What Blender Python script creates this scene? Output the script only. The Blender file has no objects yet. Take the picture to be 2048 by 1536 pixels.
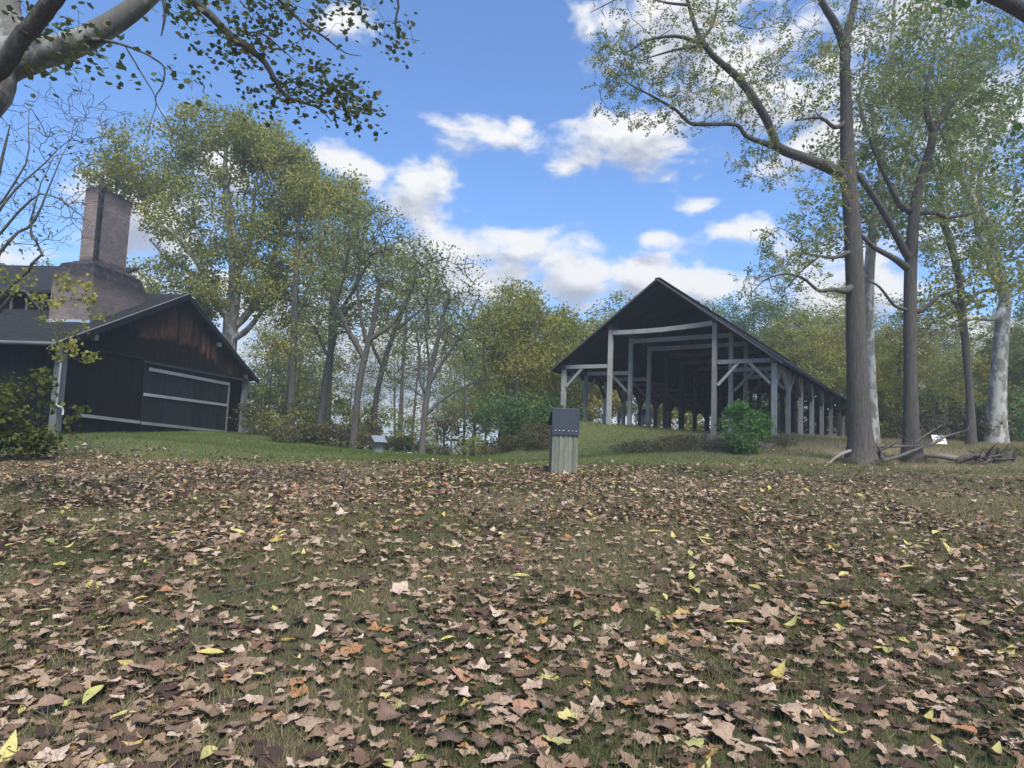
import bpy, math, random
import numpy as np
from mathutils import Matrix, Vector
R = math.radians
rng = np.random.default_rng(11)
random.seed(5)
scene = bpy.context.scene
COL = scene.collection
EYE = 1.5
# ------------------------------------------------------------------ camera
F, PITCH, ROLL = 1286.7, 0.08166, 0.03916
_fw = np.array([0, math.cos(PITCH), math.sin(PITCH)])
_r0 = np.array([1., 0, 0]); _u0 = np.cross(_r0, _fw)
_rt = _r0*math.cos(ROLL) + _u0*math.sin(ROLL)
_up = -_r0*math.sin(ROLL) + _u0*math.cos(ROLL)
cd = bpy.data.cameras.new('camera'); cam = bpy.data.objects.new('camera', cd); COL.objects.link(cam)
M = Matrix([list(_rt)+[0], list(_up)+[0], list(-_fw)+[0], [0, 0, 0, 1]]).transposed()
M.translation = Vector((0, 0, EYE)); cam.matrix_world = M
cd.sensor_width = 36; cd.lens = F/2048*36; cd.clip_start = .05; cd.clip_end = 3000
scene.camera = cam
# ------------------------------------------------------------------ sky and sun
SUN_EL, SUN_AZ = R(54), R(160)          # azimuth from +Y towards +X
scene.view_settings.view_transform = 'Standard'; scene.view_settings.look = 'None'
scene.view_settings.exposure = 1.88; scene.view_settings.gamma = 1; scene.view_settings.use_curve_mapping = False
w = bpy.data.worlds.new('World'); scene.world = w; w.use_nodes = True
nt = w.node_tree; nt.nodes.clear(); N = nt.nodes; L = nt.links
def nd(t, tree=None, **k):
    n = (tree or N).new(t)
    for a, b in k.items(): setattr(n, a, b)
    return n
def mth(tree, op, a, b=None, c=None, clamp=False):
    n = tree.nodes.new('ShaderNodeMath'); n.operation = op; n.use_clamp = clamp
    for i, v in enumerate((a, b, c)):
        if v is None: continue
        if isinstance(v, (int, float)): n.inputs[i].default_value = v
        else: tree.links.new(v, n.inputs[i])
    return n.outputs[0]
def azel(px, py):
    d = _fw + _rt*(px-1024)/F - _up*(py-768)/F; d /= np.linalg.norm(d)
    return math.degrees(math.atan2(d[0], d[1])), math.degrees(math.asin(d[2]))
# clouds, as patches of the sky given by compass bearing and height above the horizon
CL = [(1290,285,175,60,1),(1130,340,45,28,.8),(965,272,115,34,1),(1040,255,40,30,.9),(720,335,110,36,1),(835,385,80,62,1.1),(860,440,60,50,.9),
      (930,500,120,50,1.1),(1080,500,130,40,1),(930,560,200,75,1.1),(1150,560,90,52,1.1),(1320,560,125,50,1.15),(1420,575,60,30,1),
      (1320,478,55,24,.9),(1460,460,82,28,1),(1390,412,52,18,.75),(1350,30,190,80,1.1),(1180,60,50,70,.7),(1480,150,160,110,1),(1640,220,170,130,.9),
      (1750,60,200,70,.8),(690,40,70,26,.7),(300,430,110,100,1.1),(40,560,90,60,1),(230,580,90,80,1),(440,330,60,60,1),(780,720,420,130,1.1),(480,640,160,90,.9),(1660,600,180,100,1.0),
      (1950,260,120,130,.8),(1900,480,140,70,.8),(240,620,220,60,.8),(1450,730,330,80,1),(250,780,430,90,1),(1000,830,1000,50,1),(1900,720,250,90,.9)]
g = bpy.data.node_groups.new('cloud_field', 'ShaderNodeTree')
g.interface.new_socket('dir', in_out='INPUT', socket_type='NodeSocketVector')
g.interface.new_socket('density', in_out='OUTPUT', socket_type='NodeSocketFloat')
gi = g.nodes.new('NodeGroupInput'); go = g.nodes.new('NodeGroupOutput')
sp = g.nodes.new('ShaderNodeSeparateXYZ'); g.links.new(gi.outputs[0], sp.inputs[0])
az = mth(g, 'MULTIPLY', mth(g, 'ARCTAN2', sp.outputs[0], sp.outputs[1]), 57.29578)
el = mth(g, 'MULTIPLY', mth(g, 'ARCSINE', sp.outputs[2]), 57.29578)
cx = g.nodes.new('ShaderNodeCombineXYZ'); g.links.new(az, cx.inputs[0]); g.links.new(el, cx.inputs[1])
acc = None
for px, py, rx, ry, s in CL:
    a0, e0 = azel(px, py); k = 57.3/F
    m = g.nodes.new('ShaderNodeVectorMath'); m.operation = 'MULTIPLY_ADD'
    g.links.new(cx.outputs[0], m.inputs[0]); ia, ie = 1/(rx*k*1.05), 1/(ry*k*1.08)
    m.inputs[1].default_value = (ia, ie, 0); m.inputs[2].default_value = (-a0*ia, -e0*ie, 0)
    ln = g.nodes.new('ShaderNodeVectorMath'); ln.operation = 'LENGTH'; g.links.new(m.outputs[0], ln.inputs[0])
    v = mth(g, 'MULTIPLY_ADD', ln.outputs[1], -s*.62, s)
    acc = v if acc is None else mth(g, 'MAXIMUM', acc, v)
acc = mth(g, 'MAXIMUM', acc, -.25)
# elsewhere in the sky: the same kind of scattered cloud
far = g.nodes.new('ShaderNodeTexNoise'); far.inputs['Scale'].default_value = 2.6; far.inputs['Detail'].default_value = 2
g.links.new(gi.outputs[0], far.inputs['Vector'])
infr = mth(g, 'SUBTRACT', mth(g, 'MULTIPLY_ADD', far.outputs[0], 3.2, -1.55), mth(g, 'MULTIPLY', mth(g, 'LESS_THAN', mth(g, 'ABSOLUTE', az), 41), mth(g, 'LESS_THAN', el, 38)))
fr2 = mth(g, 'MAXIMUM', acc, infr)
n1 = g.nodes.new('ShaderNodeTexNoise'); n1.inputs['Scale'].default_value = 12; n1.inputs['Detail'].default_value = 9; n1.inputs['Roughness'].default_value = .6; n1.inputs['Distortion'].default_value=.25
mp = g.nodes.new('ShaderNodeVectorMath'); mp.operation = 'MULTIPLY'; mp.inputs[1].default_value = (1, 1, 1.7); g.links.new(gi.outputs[0], mp.inputs[0]); g.links.new(mp.outputs[0], n1.inputs['Vector'])
dn = mth(g, 'ADD', fr2, mth(g, 'MULTIPLY_ADD', n1.outputs[0], 2.0, -1.0))
g.links.new(dn, go.inputs[0])
tc = nd('ShaderNodeTexCoord')
def field(up):
    a = nd('ShaderNodeVectorMath', operation='ADD'); L.new(tc.outputs['Generated'], a.inputs[0]); a.inputs[1].default_value = up
    b = nd('ShaderNodeVectorMath', operation='NORMALIZE'); L.new(a.outputs[0], b.inputs[0])
    q = nd('ShaderNodeGroup'); q.node_tree = g; L.new(b.outputs[0], q.inputs[0]); return q.outputs[0]
d0 = field((0, 0, 0)); d1 = field((.012, 0, .035))
mr = nd('ShaderNodeMapRange', interpolation_type='SMOOTHSTEP'); L.new(d0, mr.inputs[0]); mr.inputs[1].default_value = .3; mr.inputs[2].default_value = .8
ms = nd('ShaderNodeMapRange'); L.new(mth(nt, 'ADD', mth(nt, 'MULTIPLY', d1, .8), mth(nt, 'MULTIPLY', mth(nt, 'SUBTRACT', d1, d0), .9)), ms.inputs[0]); ms.inputs[1].default_value = .15; ms.inputs[2].default_value = 1.05
cr = nd('ShaderNodeMix', data_type='RGBA'); L.new(ms.outputs[0], cr.inputs[0])
cr.inputs[6].default_value = (.93, .93, .92, 1); cr.inputs[7].default_value = (.42, .46, .56, 1)
sky = nd('ShaderNodeTexSky', sky_type='NISHITA'); sky.sun_disc = False; sky.sun_elevation = SUN_EL; sky.sun_rotation = SUN_AZ; sky.air_density = 1.0; sky.dust_density = .4; sky.ozone_density = 2.5
tint = nd('ShaderNodeMix', data_type='RGBA', blend_type='MULTIPLY'); tint.inputs[0].default_value = 1; L.new(sky.outputs[0], tint.inputs[6]); tint.inputs[7].default_value = (.66, .88, 1.13, 1)
b1 = nd('ShaderNodeBackground'); L.new(tint.outputs[2], b1.inputs[0]); b1.inputs[1].default_value = .0585
b2 = nd('ShaderNodeBackground'); L.new(cr.outputs[2], b2.inputs[0]); b2.inputs[1].default_value = .295
mx = nd('ShaderNodeMixShader'); L.new(mr.outputs[0], mx.inputs[0]); L.new(b1.outputs[0], mx.inputs[1]); L.new(b2.outputs[0], mx.inputs[2])
ow = nd('ShaderNodeOutputWorld'); L.new(mx.outputs[0], ow.inputs[0])
sd = bpy.data.lights.new('sun', 'SUN'); sd.energy = 1.5; sd.angle = R(22); sd.color = (1, .93, .80)
sun = bpy.data.objects.new('sun', sd); COL.objects.link(sun)
_sdir = Vector((math.sin(SUN_AZ)*math.cos(SUN_EL), math.cos(SUN_AZ)*math.cos(SUN_EL), math.sin(SUN_EL)))
sun.rotation_euler = _sdir.to_track_quat('Z', 'Y').to_euler()
scene.cycles.max_bounces = 5; scene.cycles.diffuse_bounces = 3; scene.cycles.glossy_bounces = 2; scene.cycles.transmission_bounces = 3; scene.cycles.volume_bounces = 1
GLARE_HAZE = 0.0020  # density of the added haze that imitates a veil of lens glare
# ------------------------------------------------------------------ helpers
def at(px, py, d):
    v = (_fw + _rt*(px-1024)/F - _up*(py-768)/F)*d
    v[2] += EYE; return v
def tag(o, label=None, cat=None, group=None, kind=None):
    if label: o['label'] = label
    if cat: o['category'] = cat
    if group: o['group'] = group
    if kind: o['kind'] = kind
    return o
def mesh_np(name, V, Fc, attr=None, smooth=False):
    """Fc (n,k) all faces of one size"""
    V = np.asarray(V, np.float32); Fc = np.asarray(Fc, np.int32); n, k = Fc.shape
    me = bpy.data.meshes.new(name); me.vertices.add(len(V)); me.vertices.foreach_set('co', V.ravel())
    me.loops.add(n*k); me.loops.foreach_set('vertex_index', Fc.ravel())
    me.polygons.add(n); me.polygons.foreach_set('loop_start', np.arange(0, n*k, k, dtype=np.int32))
    if smooth: me.polygons.foreach_set('use_smooth', np.ones(n, bool))
    if attr is not None:
        for an, av in attr.items():
            a = me.attributes.new(an, 'FLOAT', 'POINT'); a.data.foreach_set('value', np.asarray(av, np.float32))
    me.update(calc_edges=True)
    return me
def link(name, me, mat, parent=None, loc=None):
    o = bpy.data.objects.new(name, me); COL.objects.link(o)
    if mat and not me.materials: me.materials.append(mat)
    if parent: o.parent = parent
    if loc is not None: o.location = loc
    return o
def empty(name, loc, rz=0):
    o = bpy.data.objects.new(name, None); COL.objects.link(o); o.location = loc; o.rotation_euler = (0, 0, rz); o.empty_display_size = .2; return o
def copy_tree(root):
    r = root.copy(); COL.objects.link(r)
    for ch in root.children:
        c = ch.copy(); COL.objects.link(c); c.parent = r
        for gch in ch.children:
            d = gch.copy(); COL.objects.link(d); d.parent = c
    return r
class MB:
    def __init__(s): s.v = []; s.f = []; s.a = []
    def poly(s, pts, faces, a=0.):
        n = len(s.v); s.v += [tuple(p) for p in pts]; s.f += [tuple(i+n for i in f) for f in faces]; s.a += [a]*len(pts) if not isinstance(a, (list, tuple)) else list(a)
    def box(s, x0, x1, y0, y1, z0, z1, a=0.):
        s.poly([(x0,y0,z0),(x1,y0,z0),(x1,y1,z0),(x0,y1,z0),(x0,y0,z1),(x1,y0,z1),(x1,y1,z1),(x0,y1,z1)],
               [(3,2,1,0),(4,5,6,7),(0,1,5,4),(1,2,6,5),(2,3,7,6),(3,0,4,7)], a)
    def beam(s, p, q, wd, ht, side=None, bow=0):
        """square-cut timber from p to q; bow sags/rises the middle"""
        p = np.array(p, float); q = np.array(q, float); d = q-p; ln = np.linalg.norm(d); d /= ln
        sd_ = np.cross(d, (0, 0, 1)) if side is None else np.array(side, float)
        if np.linalg.norm(sd_) < 1e-3: sd_ = np.array([1., 0, 0])
        sd_ /= np.linalg.norm(sd_); up = np.cross(sd_, d)
        n = 1 if not bow else 6; pts = []; fs = []
        for i in range(n+1):
            t = i/n; c = p+d*ln*t+up*bow*math.sin(math.pi*t)
            pts += [c-sd_*wd/2-up*ht/2, c+sd_*wd/2-up*ht/2, c+sd_*wd/2+up*ht/2, c-sd_*wd/2+up*ht/2]
        for i in range(n):
            for k in range(4): fs.append((i*4+k, i*4+(k+1) % 4, i*4+4+(k+1) % 4, i*4+4+k))
        fs += [(3, 2, 1, 0), (n*4, n*4+1, n*4+2, n*4+3)]
        s.poly(pts, fs)
    def build(s, name, mat, parent=None, smooth=False, attr=None):
        me = bpy.data.meshes.new(name); me.from_pydata(s.v, [], s.f)
        if attr:
            a = me.attributes.new(attr, 'FLOAT', 'POINT'); a.data.foreach_set('value', np.array(s.a, np.float32))
        if smooth: me.polygons.foreach_set('use_smooth', np.ones(len(me.polygons), bool))
        me.update()
        return link(name, me, mat, parent)
def vnoise(x, y, s, seed=0):
    """smooth value noise, 0..1"""
    x = np.asarray(x, float)/s+100; y = np.asarray(y, float)/s+100
    xi = np.floor(x).astype(np.int64); yi = np.floor(y).astype(np.int64); fx = x-xi; fy = y-yi
    fx = fx*fx*(3-2*fx); fy = fy*fy*(3-2*fy)
    def h(a, b):
        v = (a*73856093 ^ b*19349663 ^ (seed*83492791+12345)) & 0xffffffff
        v = (v*2654435761) & 0xffffffff; v ^= v >> 13; v = (v*1274126177) & 0xffffffff
        return ((v >> 8) & 0xffff)/65535.
    return (h(xi, yi)*(1-fx)+h(xi+1, yi)*fx)*(1-fy)+(h(xi, yi+1)*(1-fx)+h(xi+1, yi+1)*fx)*fy
def rand_rot(n, tilt=None, r=rng):
    """random rotations; tilt (radians, sd) keeps the local z near up"""
    if tilt is None:
        q = r.normal(size=(n, 4)); q /= np.linalg.norm(q, axis=1)[:, None]
    else:
        yaw = r.uniform(0, 2*np.pi, n); ax = r.uniform(0, 2*np.pi, n); t = r.normal(0, tilt, n) if np.isscalar(tilt) else r.normal(0, 1, n)*tilt
        q1 = np.stack([np.cos(yaw/2), 0*yaw, 0*yaw, np.sin(yaw/2)], 1)
        q2 = np.stack([np.cos(t/2), np.cos(ax)*np.sin(t/2), np.sin(ax)*np.sin(t/2), 0*t], 1)
        a, b, c, d = q2.T; e, f, g_, h = q1.T
        q = np.stack([a*e-b*f-c*g_-d*h, a*f+b*e+c*h-d*g_, a*g_-b*h+c*e+d*f, a*h+b*g_-c*f+d*e], 1)
    a, b, c, d = q.T
    return np.stack([np.stack([1-2*(c*c+d*d), 2*(b*c-a*d), 2*(b*d+a*c)], -1), np.stack([2*(b*c+a*d), 1-2*(b*b+d*d), 2*(c*d-a*b)], -1),
                     np.stack([2*(b*d-a*c), 2*(c*d+a*b), 1-2*(b*b+c*c)], -1)], 1)
def scatter(variants, pos, rot, scl, rnd, vid=None):
    """joins copies of small shapes (V, F) -> V, F, rnd"""
    n = len(pos); vid = rng.integers(0, len(variants), n) if vid is None else vid
    Vs, Fs, As = [], [], []; off = 0
    for k, (V, Fc) in enumerate(variants):
        m = vid == k; c = int(m.sum())
        if not c: continue
        P = np.einsum('nij,vj->nvi', rot[m], V)*scl[m][:, None, None]+pos[m][:, None, :]
        Vs.append(P.reshape(-1, 3)); Fs.append((Fc[None]+(np.arange(c)*len(V))[:, None, None]).reshape(-1, Fc.shape[1])+off); off += c*len(V)
        As.append(np.repeat(rnd[m], len(V)))
    return np.concatenate(Vs), np.concatenate(Fs), np.concatenate(As)
# ------------------------------------------------------------------ materials
def mat(name, rough=.8):
    m = bpy.data.materials.new(name); m.use_nodes = True; t = m.node_tree; b = t.nodes['Principled BSDF']; b.inputs['Roughness'].default_value = rough
    b.inputs['Specular IOR Level'].default_value = .25
    return m, t, b
def ramp(t, fac, stops, interp='LINEAR'):
    r = t.nodes.new('ShaderNodeValToRGB'); r.color_ramp.interpolation = interp
    while len(r.color_ramp.elements) < len(stops): r.color_ramp.elements.new(.5)
    for e, (p, c) in zip(r.color_ramp.elements, stops): e.position = p; e.color = tuple(c)+(1,)
    t.links.new(fac, r.inputs[0]); return r.outputs[0]
def noise(t, scale, detail=4, rough=.55, vec=None, stretch=None, coord='Object'):
    n = t.nodes.new('ShaderNodeTexNoise'); n.inputs['Scale'].default_value = scale; n.inputs['Detail'].default_value = detail; n.inputs['Roughness'].default_value = rough
    if vec is None: vec = t.nodes.new('ShaderNodeTexCoord').outputs[coord]
    if stretch:
        mpn = t.nodes.new('ShaderNodeMapping'); mpn.inputs['Scale'].default_value = stretch; t.links.new(vec, mpn.inputs[0]); vec = mpn.outputs[0]
    t.links.new(vec, n.inputs['Vector']); return n.outputs[0]
def mixc(t, f, a, b, bt='MIX'):
    n = t.nodes.new('ShaderNodeMix'); n.data_type = 'RGBA'; n.blend_type = bt
    for s, v in ((0, f), (6, a), (7, b)):
        if isinstance(v, (int, float)): n.inputs[s].default_value = v
        elif isinstance(v, tuple): n.inputs[s].default_value = v+(1,)
        else: t.links.new(v, n.inputs[s])
    return n.outputs[2]
def bump(t, b, h, dist=.02, st=.6):
    n = t.nodes.new('ShaderNodeBump'); n.inputs['Distance'].default_value = dist; n.inputs['Strength'].default_value = st
    t.links.new(h, n.inputs['Height']); t.links.new(n.outputs[0], b.inputs['Normal'])
def objrand(t): return t.nodes.new('ShaderNodeObjectInfo').outputs['Random']
def attr(t, name):
    n = t.nodes.new('ShaderNodeAttribute'); n.attribute_name = name; return n.outputs['Fac']
def wood(name, a, b, scale=6, dark=(.02,.02,.022), dk=.35, axis='Z', rough=.85):
    m, t, bs = mat(name, rough)
    st = {'Z': (9, 9, .7), 'X': (.7, 9, 9), 'Y': (9, .7, 9)}[axis]
    n = noise(t, scale, 6, .65, stretch=st); c = ramp(t, n, [(.25, a), (.75, b)])
    o = noise(t, 1.3, 4, .6); c = mixc(t, ramp(t, o, [(.45, (0, 0, 0)), (.8, (dk, dk, dk))]), c, dark)
    j = mth(t, 'MULTIPLY_ADD', objrand(t), .5, .75); c = mixc(t, 1., c, (1., 1., 1.), 'MULTIPLY')
    h = t.nodes.new('ShaderNodeHueSaturation'); t.links.new(c, h.inputs['Color']); t.links.new(j, h.inputs['Value'])
    t.links.new(h.outputs[0], bs.inputs['Base Color']); bump(t, bs, n, .012, .7); return m
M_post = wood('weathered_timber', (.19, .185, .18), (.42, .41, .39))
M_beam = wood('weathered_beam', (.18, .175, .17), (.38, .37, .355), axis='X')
M_inner = wood('shaded_timber', (.05, .048, .048), (.13, .12, .115))  # darker copy of the post timber: shade under the roof put into colour
M_mid = wood('grey_corner_timber', (.08, .085, .085), (.20, .205, .20))
M_rail = wood('grey_rail', (.2, .2, .21), (.36, .36, .36), axis='X')
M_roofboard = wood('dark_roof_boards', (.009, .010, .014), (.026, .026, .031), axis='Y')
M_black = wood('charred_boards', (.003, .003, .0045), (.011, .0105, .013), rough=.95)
M_grayboard = wood('kiosk_boards', (.12, .13, .10), (.27, .28, .22))
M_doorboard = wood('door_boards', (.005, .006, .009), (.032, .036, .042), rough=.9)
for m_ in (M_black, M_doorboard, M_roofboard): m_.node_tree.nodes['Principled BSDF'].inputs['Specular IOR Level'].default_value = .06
def gable_mat():
    m, t, b = mat('gable_boards', .9); b.inputs['Specular IOR Level'].default_value = .08
    a = attr(t, 'wear'); n = noise(t, 5, 6, .7, stretch=(14, 14, .8)); n2 = noise(t, 1.1, 3)
    wood_ = ramp(t, n, [(.3, (.03, .022, .018)), (.47, (.09, .045, .028)), (.6, (.34, .14, .06)), (.8, (.40, .29, .21))])
    f = mth(t, 'MULTIPLY', a, mth(t, 'MULTIPLY_ADD', n2, 2.4, -.25, clamp=True), clamp=True)
    c = mixc(t, f, ramp(t, n, [(.2, (.003, .003, .004)), (.8, (.013, .011, .012))]), wood_)
    t.links.new(c, b.inputs['Base Color']); bump(t, b, n, .012, .7); return m
M_gable = gable_mat()
def shingle_mat():
    m, t, b = mat('mossy_shingles', .9); b.inputs['Specular IOR Level'].default_value = .12; n = noise(t, 30, 4, .7); n2 = noise(t, 2.2, 5, .7)
    c = ramp(t, n, [(.3, (.008, .01, .011)), (.7, (.05, .053, .055))]); c = mixc(t, ramp(t, n2, [(.52, (0, 0, 0)), (.75, (.6, .6, .6))]), c, (.03, .045, .03))
    t.links.new(c, b.inputs['Base Color']); bump(t, b, n, .01); return m
M_shingle = shingle_mat()
def brick_mat(name, dark=.0):
    m, t, b = mat(name, .95); tcn = t.nodes.new('ShaderNodeTexCoord')
    # wrap the courses round the corners: run along x+y
    s_ = t.nodes.new('ShaderNodeSeparateXYZ'); t.links.new(tcn.outputs['Object'], s_.inputs[0])
    cb = t.nodes.new('ShaderNodeCombineXYZ'); t.links.new(mth(t, 'ADD', s_.outputs[0], s_.outputs[1]), cb.inputs[0]); t.links.new(s_.outputs[2], cb.inputs[1])
    bk = t.nodes.new('ShaderNodeTexBrick'); t.links.new(cb.outputs[0], bk.inputs['Vector']); bk.inputs['Scale'].default_value = 1
    bk.inputs['Brick Width'].default_value = .21; bk.inputs['Row Height'].default_value = .072; bk.inputs['Mortar Size'].default_value = .006
    bk.inputs['Color1'].default_value = (.21, .155, .135, 1); bk.inputs['Color2'].default_value = (.32, .24, .21, 1); bk.inputs['Mortar'].default_value = (.2, .18, .165, 1)
    n = noise(t, 1.4, 6, .65); n2 = noise(t, 5, 5, .7)
    c = mixc(t, ramp(t, n, [(.35, (0, 0, 0)), (.7, (.75, .75, .75))]), bk.outputs[0], (.13, .115, .12))
    c = mixc(t, ramp(t, n2, [(.5, (0, 0, 0)), (.8, (.55, .55, .55))]), c, (.36, .31, .28))
    zz = mth(t, 'ADD', s_.outputs[2], mth(t, 'MULTIPLY', n2, .5))
    soot = ramp(t, mth(t, 'MULTIPLY_ADD', zz, .25, 0), [(0, (dark,)*3), (1, (dark,)*3)])
    aa = attr(t, 'soot'); so = mth(t, 'MULTIPLY', aa, mth(t, 'MULTIPLY_ADD', n2, 1.6, .15, clamp=True), clamp=True)
    c = mixc(t, so, c, (.02, .022, .028))
    t.links.new(c, b.inputs['Base Color']); bump(t, b, mth(t, 'ADD', bk.outputs[1], mth(t, 'MULTIPLY', n2, -1.)), .012, .8)
    return m
M_brick = brick_mat('old_brick')
def bark_mat(name, a, b, sx=14, pale=None):
    m, t, bs = mat(name, .95); n = noise(t, 2.0, 9, .75, stretch=(sx*.8, sx*.8, 1.6))
    c = ramp(t, n, [(.3, a), (.7, b)])
    if pale:
        k = noise(t, 2.2, 3, .6, stretch=(1.5, 1.5, .8)); c = mixc(t, ramp(t, k, [(.45, (0, 0, 0)), (.53, (.9, .9, .9))]), pale, c)
    else:
        k = noise(t, 1.2, 4); c = mixc(t, ramp(t, k, [(.4, (0, 0, 0)), (.8, (.45, .45, .45))]), c, (.10, .11, .075))
    t.links.new(c, bs.inputs['Base Color']); bump(t, bs, n, .045, .9); return m
M_bark = bark_mat('furrowed_bark', (.045, .04, .037), (.17, .145, .13))
M_bark2 = bark_mat('grey_bark', (.07, .066, .06), (.19, .175, .155))
M_syc = bark_mat('sycamore_bark', (.14, .13, .105), (.26, .245, .20), 6, (.46, .45, .41))
def leaf_mat(name, stops, tr=.38, rough=.6, objshift=.0, spec=False):
    m = bpy.data.materials.new(name); m.use_nodes = True; t = m.node_tree; t.nodes.clear()
    a = attr(t, 'rnd')
    if objshift: a = mth(t, 'ADD', a, mth(t, 'MULTIPLY_ADD', objrand(t), objshift, -objshift/2), clamp=True)
    c = ramp(t, a, stops)
    d = t.nodes.new('ShaderNodeBsdfDiffuse'); x = t.nodes.new('ShaderNodeBsdfTranslucent'); mxx = t.nodes.new('ShaderNodeMixShader')
    t.links.new(c, d.inputs[0]); t.links.new(mixc(t, 1., c, (1.25, 1.3, .7), 'MULTIPLY'), x.inputs[0]); mxx.inputs[0].default_value = tr
    t.links.new(d.outputs[0], mxx.inputs[1]); t.links.new(x.outputs[0], mxx.inputs[2])
    o = t.nodes.new('ShaderNodeOutputMaterial'); t.links.new(mxx.outputs[0], o.inputs[0]); return m
G1, G2, G3 = (.065, .095, .03), (.11, .135, .04), (.19, .19, .055)
LM_olive = leaf_mat('olive_leaves', [(0, (.10, .135, .045)), (.4, (.20, .225, .07)), (.75, (.33, .315, .095)), (1, (.42, .33, .11))], objshift=.25)
LM_pale = leaf_mat('pale_leaves', [(0, (.12, .155, .075)), (.5, (.19, .23, .10)), (.85, (.28, .28, .12)), (1, (.36, .27, .14))], objshift=.25)
LM_yellow = leaf_mat('yellow_leaves', [(0, (.13, .17, .055)), (.4, (.24, .25, .07)), (.8, (.35, .31, .085)), (1, (.38, .28, .10))], objshift=.2)
LM_green = leaf_mat('green_leaves', [(0, (.055, .11, .045)), (.5, (.10, .18, .07)), (1, (.18, .25, .09))], objshift=.2)
LM_dark = leaf_mat('overhead_leaves', [(0, (.06, .085, .045)), (.6, (.11, .135, .065)), (1, (.20, .15, .07))], tr=.2)
LM_brush = leaf_mat('brush_leaves', [(0, (.045, .055, .028)), (.5, (.09, .095, .045)), (.8, (.15, .125, .065)), (1, (.22, .17, .10))], tr=.2, objshift=.4)
LITTER0 = [(0, (.03, .018, .013)), (.2, (.075, .042, .03)), (.38, (.145, .09, .056)), (.58, (.225, .15, .098)), (.76, (.315, .225, .155)), (.90, (.45, .35, .27)), (.93, (.30, .14, .07)), (.955, (.33, .17, .06)), (.97, (.40, .33, .10)), (.99, (.42, .38, .14)), (1, (.24, .25, .09))]
LITTER = [(p_, tuple(min(.75, v*1.3) for v in c_)) for p_, c_ in LITTER0]
def litter_mat(name, use_obj):
    m, t, b = mat(name, .75); b.inputs['Specular IOR Level'].default_value = .3
    a = objrand(t) if use_obj else attr(t, 'rnd'); c = ramp(t, a, LITTER)
    n = noise(t, 35, 4, .6, coord='Object'); c = mixc(t, mth(t, 'MULTIPLY', mth(t, 'MULTIPLY_ADD', n, 2.5, -1., clamp=True), .45), c, (.09, .055, .038))
    e = attr(t, 'vein'); c = mixc(t, mth(t, 'MULTIPLY', e, .3), c, (.5, .38, .27))
    gm = t.nodes.new('ShaderNodeNewGeometry'); c2 = mixc(t, gm.outputs['Backfacing'], c, mixc(t, .3, c, (.40, .32, .24)))
    t.links.new(c2, b.inputs['Base Color']); bump(t, b, n, .004, .6); return m
M_litter = litter_mat('fallen_leaf_mix', False); M_leafobj = litter_mat('fallen_leaf_single', True)
def simple(name, col, rough=.5, metal=0):
    m, t, b = mat(name, rough); n = noise(t, 8, 5); t.links.new(mixc(t, n, tuple(c*.75 for c in col), tuple(min(1, c*1.2) for c in col)), b.inputs['Base Color']); b.inputs['Metallic'].default_value = metal; return m
M_darkmetal = simple('dark_painted_metal', (.035, .042, .055), .42)
M_galv = simple('galvanised_sheet', (.5, .55, .6), .3, .6)
M_rivet = simple('rivet_metal', (.6, .6, .6), .35, .5)
M_white = simple('white_panel', (.75, .75, .75), .5)
M_ink = simple('sign_ink', (.08, .09, .1), .6)
M_pipe = simple('grey_pipe', (.24, .26, .28), .5)
M_stump = wood('stump_wood', (.16, .13, .11), (.32, .27, .23))
M_stone = simple('pale_stone', (.35, .34, .32), .9)
# ------------------------------------------------------------------ fitted frames of the two buildings
FIT = [6.33947, 27.5346, 0.35414, 0.66539, 4.64244, 2.31638, 1.95987, 4.64149, 6.45451, 0.01452, -0.05769]; SK, LT = -0.09645, 0.00614
_e = np.array([math.cos(FIT[3]+SK), -math.sin(FIT[3]+SK), 0]); _l = np.array([math.sin(FIT[3]), math.cos(FIT[3]), 0]); BAY = FIT[6]
SHED0 = np.array([FIT[0], FIT[1], FIT[2]+EYE])
def SP(u, k, h, off=0):    # shed point: u across, k bays along, h above its floor (h<0 counts as roof line height -h)
    v = k*BAY; z = (FIT[9]*v*(1-min(1, max(0, h)/3.)) + (FIT[10]*v)*min(1, max(0, h)/3.))
    return SHED0+_e*u+_l*v+np.array([0, 0, h+z+LT*u])
BF = [-14.31527, 20.3109, -0.46688+EYE, 1.48893, 12.13434, 2.9142, 5.66683]
_be = np.array([math.cos(BF[3]), math.sin(BF[3]), 0]); _bl = np.array([-math.sin(BF[3]), math.cos(BF[3]), 0])
BARN0 = np.array(BF[:3])
def BP(u, v, h): return BARN0+_be*u+_bl*v+np.array([0, 0, h])
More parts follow.
